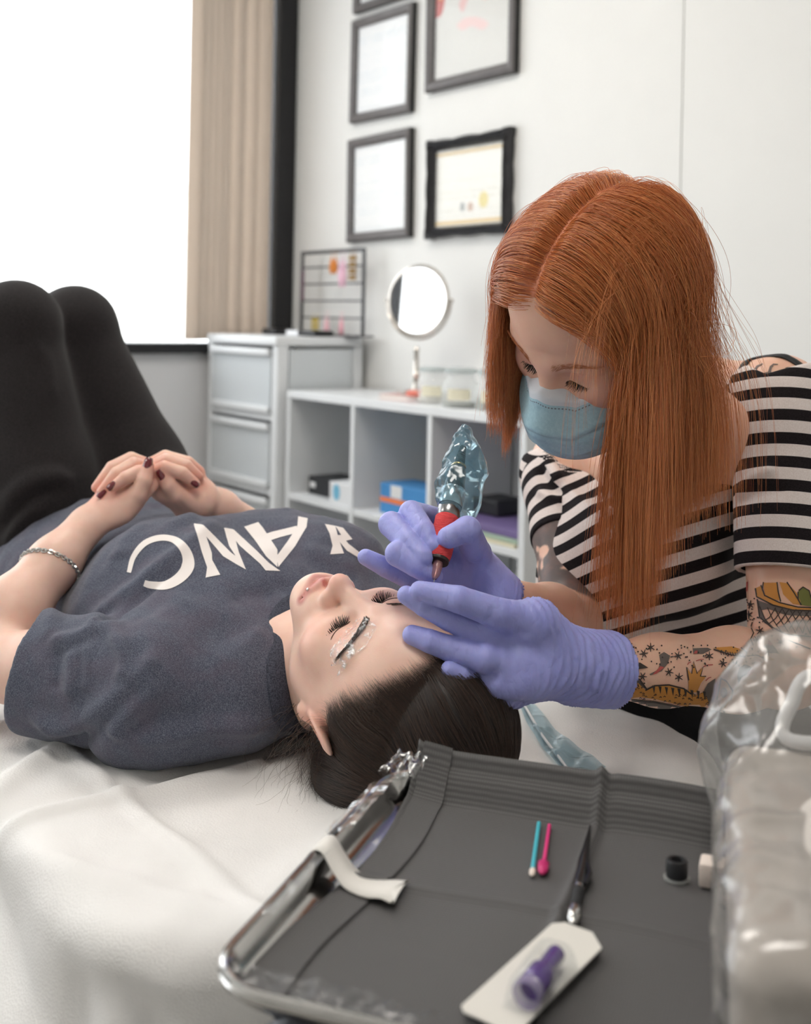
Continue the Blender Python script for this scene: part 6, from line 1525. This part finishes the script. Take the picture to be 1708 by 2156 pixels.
# clear blue bag over the rear of the machine
bg = Sdf(.0022); bg.chain([pa(.50), pa(.62), pa(.80), pa(.98)], [.0135, .0155, .0130, .0085], .01)
bg.cone(pa(.60) + V3(.012, .004, -.012), pa(.80) + V3(.010, .004, 0), .012, .010, .012); bg.cone(pa(.45) + V3(.020, .010, -.006), pa(.72) + V3(.016, .008, 0), .005, .012, .015)
def bc_(p): a = 1 - 2 * np.abs(vnoise(p, 55, 71)); b = 1 - 2 * np.abs(vnoise(p + 3, 120, 72)); return -.0028 * a - .0012 * b
bg.disp.append(bc_); Vb, Fb = bg.mesh(0); mesh_np('bag', Vb, Fb, m_bluefilm, pm, False)
# ---- tattoos (flat ink following the skin)
m_ink = mat('black ink', srgb(58, 46, 42), .55); m_ink2 = mat('grey ink wash', srgb(104, 92, 86), .55); m_or = mat('orange ink', srgb(206, 140, 66), .55); m_red = mat('red ink', srgb(186, 84, 78), .55); m_grn = mat('green ink', srgb(112, 112, 52), .55)
zx = lambda x, y: (1270 + x / 3.9, 1200 + y / 3.9)
Z = lambda pts: [zx(*p) for p in pts]
ink, wash, org, red, grn = [], [], [], [], []
def star(x, y, r=36, w=9):
    a0 = random.uniform(0, 1)
    for i in range(3): a = a0 + i * math.pi / 3; ink.append(stroke(Z([(x - r * math.cos(a), y - r * math.sin(a)), (x, y), (x + r * math.cos(a), y + r * math.sin(a))]), [1.4, 3.0, 1.4]))
for x, y in ((222, 640), (332, 690), (612, 706), (870, 708), (980, 768), (540, 838), (322, 874), (620, 880), (390, 640), (1210, 285), (1200, 368), (1288, 505), (1262, 575), (1455, 595), (1350, 675), (150, 1118)): star(x, y)
for i in range(150):
    x, y = random.uniform(150, 1350), random.uniform(620, 1000)
    if y > 800 and (x > 380 or x < 330): continue
    ink.append([zx(x + 7 * math.cos(a), y + 7 * math.sin(a)) for a in np.linspace(0, 6.28, 7)[:-1]])
for i in range(60):
    x, y = random.uniform(1180, 1690), random.uniform(180, 650)
    if x > 1290 and y < 520: continue
    ink.append([zx(x + 7 * math.cos(a), y + 7 * math.sin(a)) for a in np.linspace(0, 6.28, 7)[:-1]])
# lizard: back, belly, head, leg with raised claw
org += [Z([(90, 860), (130, 840), (200, 885), (290, 930), (345, 985), (420, 950), (540, 945), (660, 975), (760, 1030), (830, 1000), (870, 1090), (820, 1130), (640, 1110), (440, 1060), (300, 1040), (180, 1060), (60, 1040), (100, 970), (190, 990), (240, 1005), (170, 930)]),
        Z([(700, 900), (680, 800), (722, 850), (740, 760), (766, 850), (815, 800), (795, 870), (840, 880), (800, 930), (770, 1000), (700, 1010)]),
        Z([(965, 890), (1010, 915), (1060, 990), (1050, 1060), (1000, 1130), (950, 1120), (935, 1060), (955, 960)]),
        Z([(905, 640), (1060, 630), (1170, 665), (1180, 695), (1080, 690), (960, 665)]), Z([(1290, 680), (1360, 710), (1410, 740), (1350, 745), (1270, 705)])]
wash += [Z([(110, 815), (160, 845), (330, 925), (350, 975), (250, 935), (120, 880)]), Z([(250, 1060), (400, 1075), (560, 1105), (760, 1150), (1000, 1150), (990, 1285), (800, 1265), (560, 1210), (330, 1155), (30, 1070), (60, 1050)]),
         Z([(830, 985), (860, 930), (920, 890), (930, 960), (905, 1080), (870, 1115), (820, 1090)]), Z([(715, 915), (735, 920), (740, 1010), (800, 1050), (790, 1090), (740, 1040), (705, 1010)]),
         Z([(1100, 860), (1120, 800), (1170, 775), (1220, 800), (1190, 850), (1140, 880), (1110, 940)]), Z([(460, 700), (500, 675), (550, 705), (530, 770), (480, 830), (390, 865), (380, 855), (450, 820), (470, 760)]), Z([(735, 645), (860, 640), (890, 655), (820, 690), (740, 692)]), Z([(1310, 630), (1380, 600), (1450, 690), (1380, 680)])]
for i in range(9): x = 400 + i * 52; ink.append(Z([(x, 945 + i * 6), (x + 26, 950 + i * 6), (x + 18, 1010 + i * 7)]))
ink += [stroke(Z([(245, 1070), (420, 1080), (620, 1120), (820, 1160), (1000, 1165)]), 3.5), stroke(Z([(95, 905), (190, 990), (250, 1010)]), 2.2), stroke(Z([(345, 985), (420, 948), (540, 942), (660, 972), (720, 1015)]), 3), stroke(Z([(965, 888), (1010, 912), (1062, 990), (1048, 1065)]), 3), stroke(Z([(965, 888), (950, 960), (932, 1060)]), 3), stroke(Z([(700, 905), (682, 795), (724, 850), (740, 752), (768, 850), (818, 795), (796, 872), (842, 872)]), 2.4), stroke(Z([(110, 815), (180, 850), (300, 900), (355, 975)]), 3)]
ink += [[zx(988 + 30 * math.cos(a), 1003 + 42 * math.sin(a)) for a in np.linspace(0, 6.28, 14)[:-1]], stroke(Z([(905, 655), (1050, 700), (1165, 715), (1180, 680), (1130, 640)]), 2.2), stroke(Z([(1180, 710), (1260, 700), (1340, 740)]), 2)]
for i in range(10): x = 960 + i * 20; ink.append(stroke(Z([(x, 668 + i * 2), (x + 10, 700 + i)]), 1.6))
for i in range(22): x, y = random.uniform(130, 330), random.uniform(900, 990); ink.append([zx(x + 6 * math.cos(a), y + 6 * math.sin(a)) for a in np.linspace(0, 6.28, 6)[:-1]])
for i in range(46): x = random.uniform(300, 860); y = random.uniform(1000, 1090) + (x - 300) * .03; ink.append(stroke(Z([(x - 9, y + 4), (x, y - 5), (x + 9, y + 4)]), 1.6))
red += [Z([(150, 660), (180, 670), (218, 735), (185, 725), (155, 690)]), Z([(132, 765), (165, 760), (225, 803), (165, 805)]), Z([(258, 775), (300, 765), (365, 803), (290, 812)]), Z([(925, 895), (948, 935), (935, 1010), (912, 1060), (915, 960)]), Z([(750, 668), (775, 662), (770, 690), (742, 690)]), Z([(1345, 600), (1362, 578), (1392, 610), (1368, 632)]), Z([(1180, 840), (1230, 810), (1240, 830), (1190, 880)]), Z([(1150, 110), (1195, 95), (1190, 170), (1165, 200), (1150, 160)]), Z([(470, 790), (500, 800), (440, 850), (400, 862)]), stroke(Z([(690, 780), (700, 765), (720, 755)]), 1.8), stroke(Z([(760, 748), (800, 735), (825, 735)]), 1.8), stroke(Z([(820, 795), (860, 780), (900, 778)]), 1.8), stroke(Z([(840, 910), (865, 885), (885, 880)]), 1.8)]
for pts in ([(150, 660), (180, 670), (218, 735), (185, 725), (155, 690), (150, 660)], [(132, 765), (165, 760), (225, 803), (165, 805), (132, 765)], [(258, 775), (300, 765), (365, 803), (290, 812), (258, 775)]): ink.append(stroke(Z(pts), 1.8))
# basket of fruit on the upper arm
wash += [Z([(1270, 250), (1400, 290), (1560, 330), (1720, 340), (1720, 380), (1500, 370), (1360, 320), (1300, 330), (1330, 400), (1400, 470), (1330, 440), (1290, 380)])]
org += [Z([(1320, 105), (1430, 105), (1450, 250), (1390, 240), (1330, 200)]), Z([(1450, 100), (1520, 110), (1600, 200), (1630, 290), (1560, 280), (1480, 200)]), Z([(1255, 150), (1300, 130), (1330, 210), (1450, 270), (1600, 310), (1720, 310), (1720, 335), (1560, 330), (1400, 290), (1270, 230)])]
grn += [Z([(1605, 170), (1640, 140), (1690, 170), (1715, 260), (1715, 300), (1620, 290), (1600, 230)])]
ink += [stroke(Z(p), w) for p, w in (([(1255, 150), (1265, 220), (1400, 290), (1560, 330), (1720, 335)], 3), ([(1300, 125), (1330, 210), (1450, 268), (1600, 305), (1720, 310)], 2.6), ([(1270, 240), (1290, 390), (1380, 470), (1500, 530), (1720, 550)], 3), ([(1320, 100), (1310, 170)], 2), ([(1430, 100), (1440, 180), (1460, 260)], 2.6), ([(1510, 100), (1570, 190), (1625, 285)], 2.6), ([(1600, 180), (1600, 240), (1625, 290)], 2.6), ([(1605, 170), (1640, 140), (1690, 170), (1715, 260)], 2.6), ([(1230, 430), (1215, 480), (1235, 520), (1210, 570), (1225, 610)], 2.2), ([(1520, 580), (1600, 610), (1700, 650)], 3))]
for i in range(8):
    ink.append(stroke(Z([(1290 + i * 62, 300 + i * 8), (1330 + i * 66, 400 + i * 8), (1400 + i * 60, 500 + i * 6)]), 2)); ink.append(stroke(Z([(1420 + i * 55, 310 + i * 4), (1370 + i * 48, 390 + i * 10), (1310 + i * 55, 430 + i * 14)]), 2))
tattoo = None
for nm, pl_, m, off in (('wash', wash, m_ink2, .0004), ('orange', org, m_or, .0005), ('green', grn, m_grn, .0005), ('red', red, m_red, .0006), ('ink', ink, m_ink, .0008)):
    for pg in ([pl_] if nm == 'ink' else [[x] for x in pl_]):
      o = print_on('tattoo', pg, bvA, m, artist, off, 5.0)
      if o and nm == 'ink': o['kind'] = 'stuff'
      if o: o['label'] = {'wash': 'grey shading of the arm tattoos', 'orange': 'orange lizard and fruit tattoos', 'green': 'green fruit tattoo', 'red': 'red tattoo details', 'ink': 'black tattoo outlines, stars and dots'}[nm]
# dark tattoo on the far upper arm, small one on the shoulder
y2 = lambda pts: [(1090 + x / 4.9, 900 + y / 4.9) for x, y in pts]
o = print_on('tattoo', [stroke([(1540 + x / 10.17, 700 + y / 10.17) for x, y in p], w) for p, w in (([(500, 950), (500, 830), (560, 730), (680, 675)], [6, 6, 4, 2]), ([(520, 850), (560, 930)], 5), ([(820, 850), (850, 740), (910, 685), (1000, 690)], [6, 5, 3, 2]), ([(700, 890), (860, 850)], 4), ([(1160, 770), (1210, 755), (1270, 755)], 2), ([(200, 1080), (230, 990), (275, 920)], 3))], bvA, m_ink2, artist, .0005, 5)
if o: o['kind'] = 'stuff'; o['label'] = 'small grey tattoo on the bare shoulder'

# ---- red hair
capS = Sdf(.003); k = HA.k
capS.ell(HA(0, -.020, .037), np.array((.0765, .0950, .0865)) * k, HA.R, .01); capS.ell(HA(0, .016, .036), np.array((.0655, .0655, .0755)) * k, HA.R, .03)
hairS = Sdf(.003); hairS.ops = list(capS.ops)
def fcut(p):
    q = HA.loc(p); x = np.abs(q[..., 0]); ln = np.interp(q[..., 2], [-.12, -.06, -.02, .0, .03, .055, .075, .12], [-.05, -.03, .0, .02, .044, .058, .064, .07]) - np.maximum(x - .045, 0) * .2
    return (ln - q[..., 1]) * .8 * k
hairS._add(fcut, HA(0, 0, 0), 1e9, .004, 's'); Vh2, Fh2 = hairS.mesh(2)
t = NT('copper hair base'); a = t.attr('part'); f = t.noise(70); t.set(Base_Color=t.mix(a, t.ramp(f, [(.3, srgb(150, 78, 40)), (.7, srgb(200, 114, 64))]), srgb(226, 150, 118)), Roughness=.6); 
qh = HA.loc(Vh2); partw = np.clip(1 - np.abs(qh[:, 0] - .004 * np.sin(qh[:, 1] * 60)) / .0045, 0, 1) * (qh[:, 1] > -.055) * (qh[:, 2] > .03)
rhair = mesh_np('hair', Vh2, Fh2, t.m, artist, True, {'part': partw})
colS = Sdf(); colS.ops = list(capS.ops); colS.cone(HA(0, -.03, -.045), nb, .055, .06, .03); colS.cone(nb, Ls + Zu * .012, .052, .054, .04); colS.cone(nb, Rs + Zu * .012, .052, .05, .04); colS.cone(C1 - Zu * .005, C2, .100, .095, .04, (AX, 1.5)); colS.cone(Ls, Le, .062, .05, .02); colS.ell(P(1262, 1195, 1.405), (.068, .066, .070), None, .05); colS.ell(P(1425, 1165, 1.365), (.068, .066, .070), None, .05); colS.ell(HA(0, .045, -.066), np.array((.068, .060, .058)) * k, HA.R, .02)
def grow(roots, side, length, n, jit, seed):
    r = np.random.default_rng(seed); p = roots.copy(); q = HA.loc(p); path = [p.copy()]; N0 = len(p)
    R = HA.R; d0, g = grad(capS, p)
    out = np.stack([side, -.12 - 7.0 * np.maximum(-q[:, 1] - .01, 0) + 0 * side, -.10 + 0 * side], 1) @ R.T
    v = out / np.linalg.norm(out, axis=1, keepdims=True); v = v + r.normal(0, jit, v.shape); step = (length / n)[:, None]
    lift = (.0012 + np.abs(r.normal(0, .0035, N0)) + .004 * (np.abs(q[:, 0]) < .02)); wob = r.normal(0, 1, (N0, 3)); vol = r.random(N0) ** 1.5 * (side > 0); fr_r = r.random(N0)
    for i in range(n):
        f_ = i / n; gk = np.where(side > 0, .10 + .22 * f_, .045 + .30 * f_)[:, None]; back = np.clip(-q[:, 1] / .05 + .3, 0, 1) * (side > 0)
        v = v + np.array([0, 0, -1.0]) * gk + wob * .010 + (np.array([.9, .1, .25]) * (.22 * back * fr_r * (f_ < .6))[:, None]) - R[:, 0] * (.10 * (side < 0) * (f_ < .35))[:, None]; d, g = grad(colS, p)
        near = d < lift + .004; vn = (v * g).sum(1); v = v - g * (np.minimum(vn, 0) * near)[:, None]
        # close to the skull the hair lies along it
        hug = (d > lift) & (f_ < .5) & (d < .03); v = v - g * (np.maximum(vn, 0) * hug)[:, None] * .9
        v = v / (np.linalg.norm(v, axis=1, keepdims=True) + 1e-9); p = p + v * step; d, g = grad(colS, p)
        pen = np.maximum(lift * (1 + 1.2 * f_) + .022 * vol * np.clip(f_ / .35, 0, 1) - d, 0); p = p + g * pen[:, None]; path.append(p.copy())
    return np.stack(path, 1)
nr = 15000
u = rng.normal(0, 1, (nr * 3, 3)); u /= np.linalg.norm(u, axis=1, keepdims=True); ql = u * np.array((.0765, .095, .0865)) + np.array((0, -.02, .037))
front = fcut(HA.o + (ql * k) @ HA.R.T) < -.001; ok = (~(fcut(HA.o + (ql * k) @ HA.R.T) > 0)) if False else (np.interp(ql[:, 2], [-.12, -.06, -.02, .0, .03, .055, .075, .12], [-.05, -.03, .0, .02, .044, .058, .066, .072]) > ql[:, 1])
ok &= (ql[:, 2] > -.045); ok &= np.abs(ql[:, 0]) > .0012
ql = ql[ok]; rt = HA.o + (ql * k) @ HA.R.T; d, g = grad(capS, rt); rt = rt - g * d[:, None]
ql = HA.loc(rt)
# more roots along the parting
m_ = 3500; yy = rng.uniform(-.05, .062, m_); sx = np.sign(rng.normal(0, 1, m_)); zz = .037 + .0865 * np.sqrt(np.maximum(0, 1 - ((yy + .02) / .095) ** 2)); pq = np.stack([sx * np.abs(rng.normal(.002, .0025, m_)), yy, zz + .002], 1); pr2 = HA.o + (pq * k) @ HA.R.T; d, g = grad(capS, pr2); pr2 = pr2 - g * d[:, None]
rt = np.vstack([rt, pr2]); ql = np.vstack([ql, pq]); sel = rng.permutation(len(rt))[:nr]; rt = rt[sel]; ql = ql[sel]
side = np.where(ql[:, 0] > 0, 1.0, -1.0)
lng = np.where(side > 0, .372 - .9 * np.maximum(0, .118 - ql[:, 2]) * .9 + .05 * (ql[:, 1] > .0), .285 - 1.0 * np.maximum(0, .118 - ql[:, 2])) * (1 + .05 * rng.normal(0, 1, len(rt))); lng = np.clip(lng, .16, .48)
ST_ = grow(rt, side, lng, 34, .035, 5)
qq = HA.loc(ST_); bad = ((qq[..., 2] < .055) & (np.abs(qq[..., 0]) < np.where(side < 0, .040, .052)[:, None]) & (qq[..., 1] > .045)).any(1) & (rng.random(len(rt)) > .03)
ST_ = ST_[~bad]; rt = rt[~bad]; ql = ql[~bad]; side = side[~bad]
# gather into locks
nclump = 520; cen = rng.choice(len(rt), nclump, replace=False)
from_l = ql * np.array((1, 1, 1)); lab = np.empty(len(rt), int)
for i in range(0, len(rt), 3000): lab[i:i + 3000] = np.argmin(((from_l[i:i + 3000, None] - from_l[cen][None]) ** 2).sum(-1) + 10 * (side[i:i + 3000, None] != side[cen][None]), 1)
f_ = np.linspace(0, 1, ST_.shape[1])[None, :, None]; w_ = np.clip((f_ - .12) / .5, 0, 1) * .72 * np.clip(rng.normal(.85, .25, (len(rt), 1, 1)), 0, 1)
ST_ = ST_ * (1 - w_) + ST_[cen][lab] * w_
fly = rng.random(len(rt)) < .02
amp = rng.normal(0, 1, (len(rt), 1, 3)) * np.where(fly, .010, .0012)[:, None, None]; ST_ = ST_ + amp * f_ ** 2 + .0016 * np.sin(f_ * 9 + rng.uniform(0, 6, (len(rt), 1, 1))) * rng.normal(0, 1, (len(rt), 1, 3)) * f_
m_hair2 = hair_mat('copper red hair', srgb(184, 92, 42), srgb(238, 160, 98), .30)
hair_obj('hair_strands', list(ST_), m_hair2, rhair, .00020, .00007)
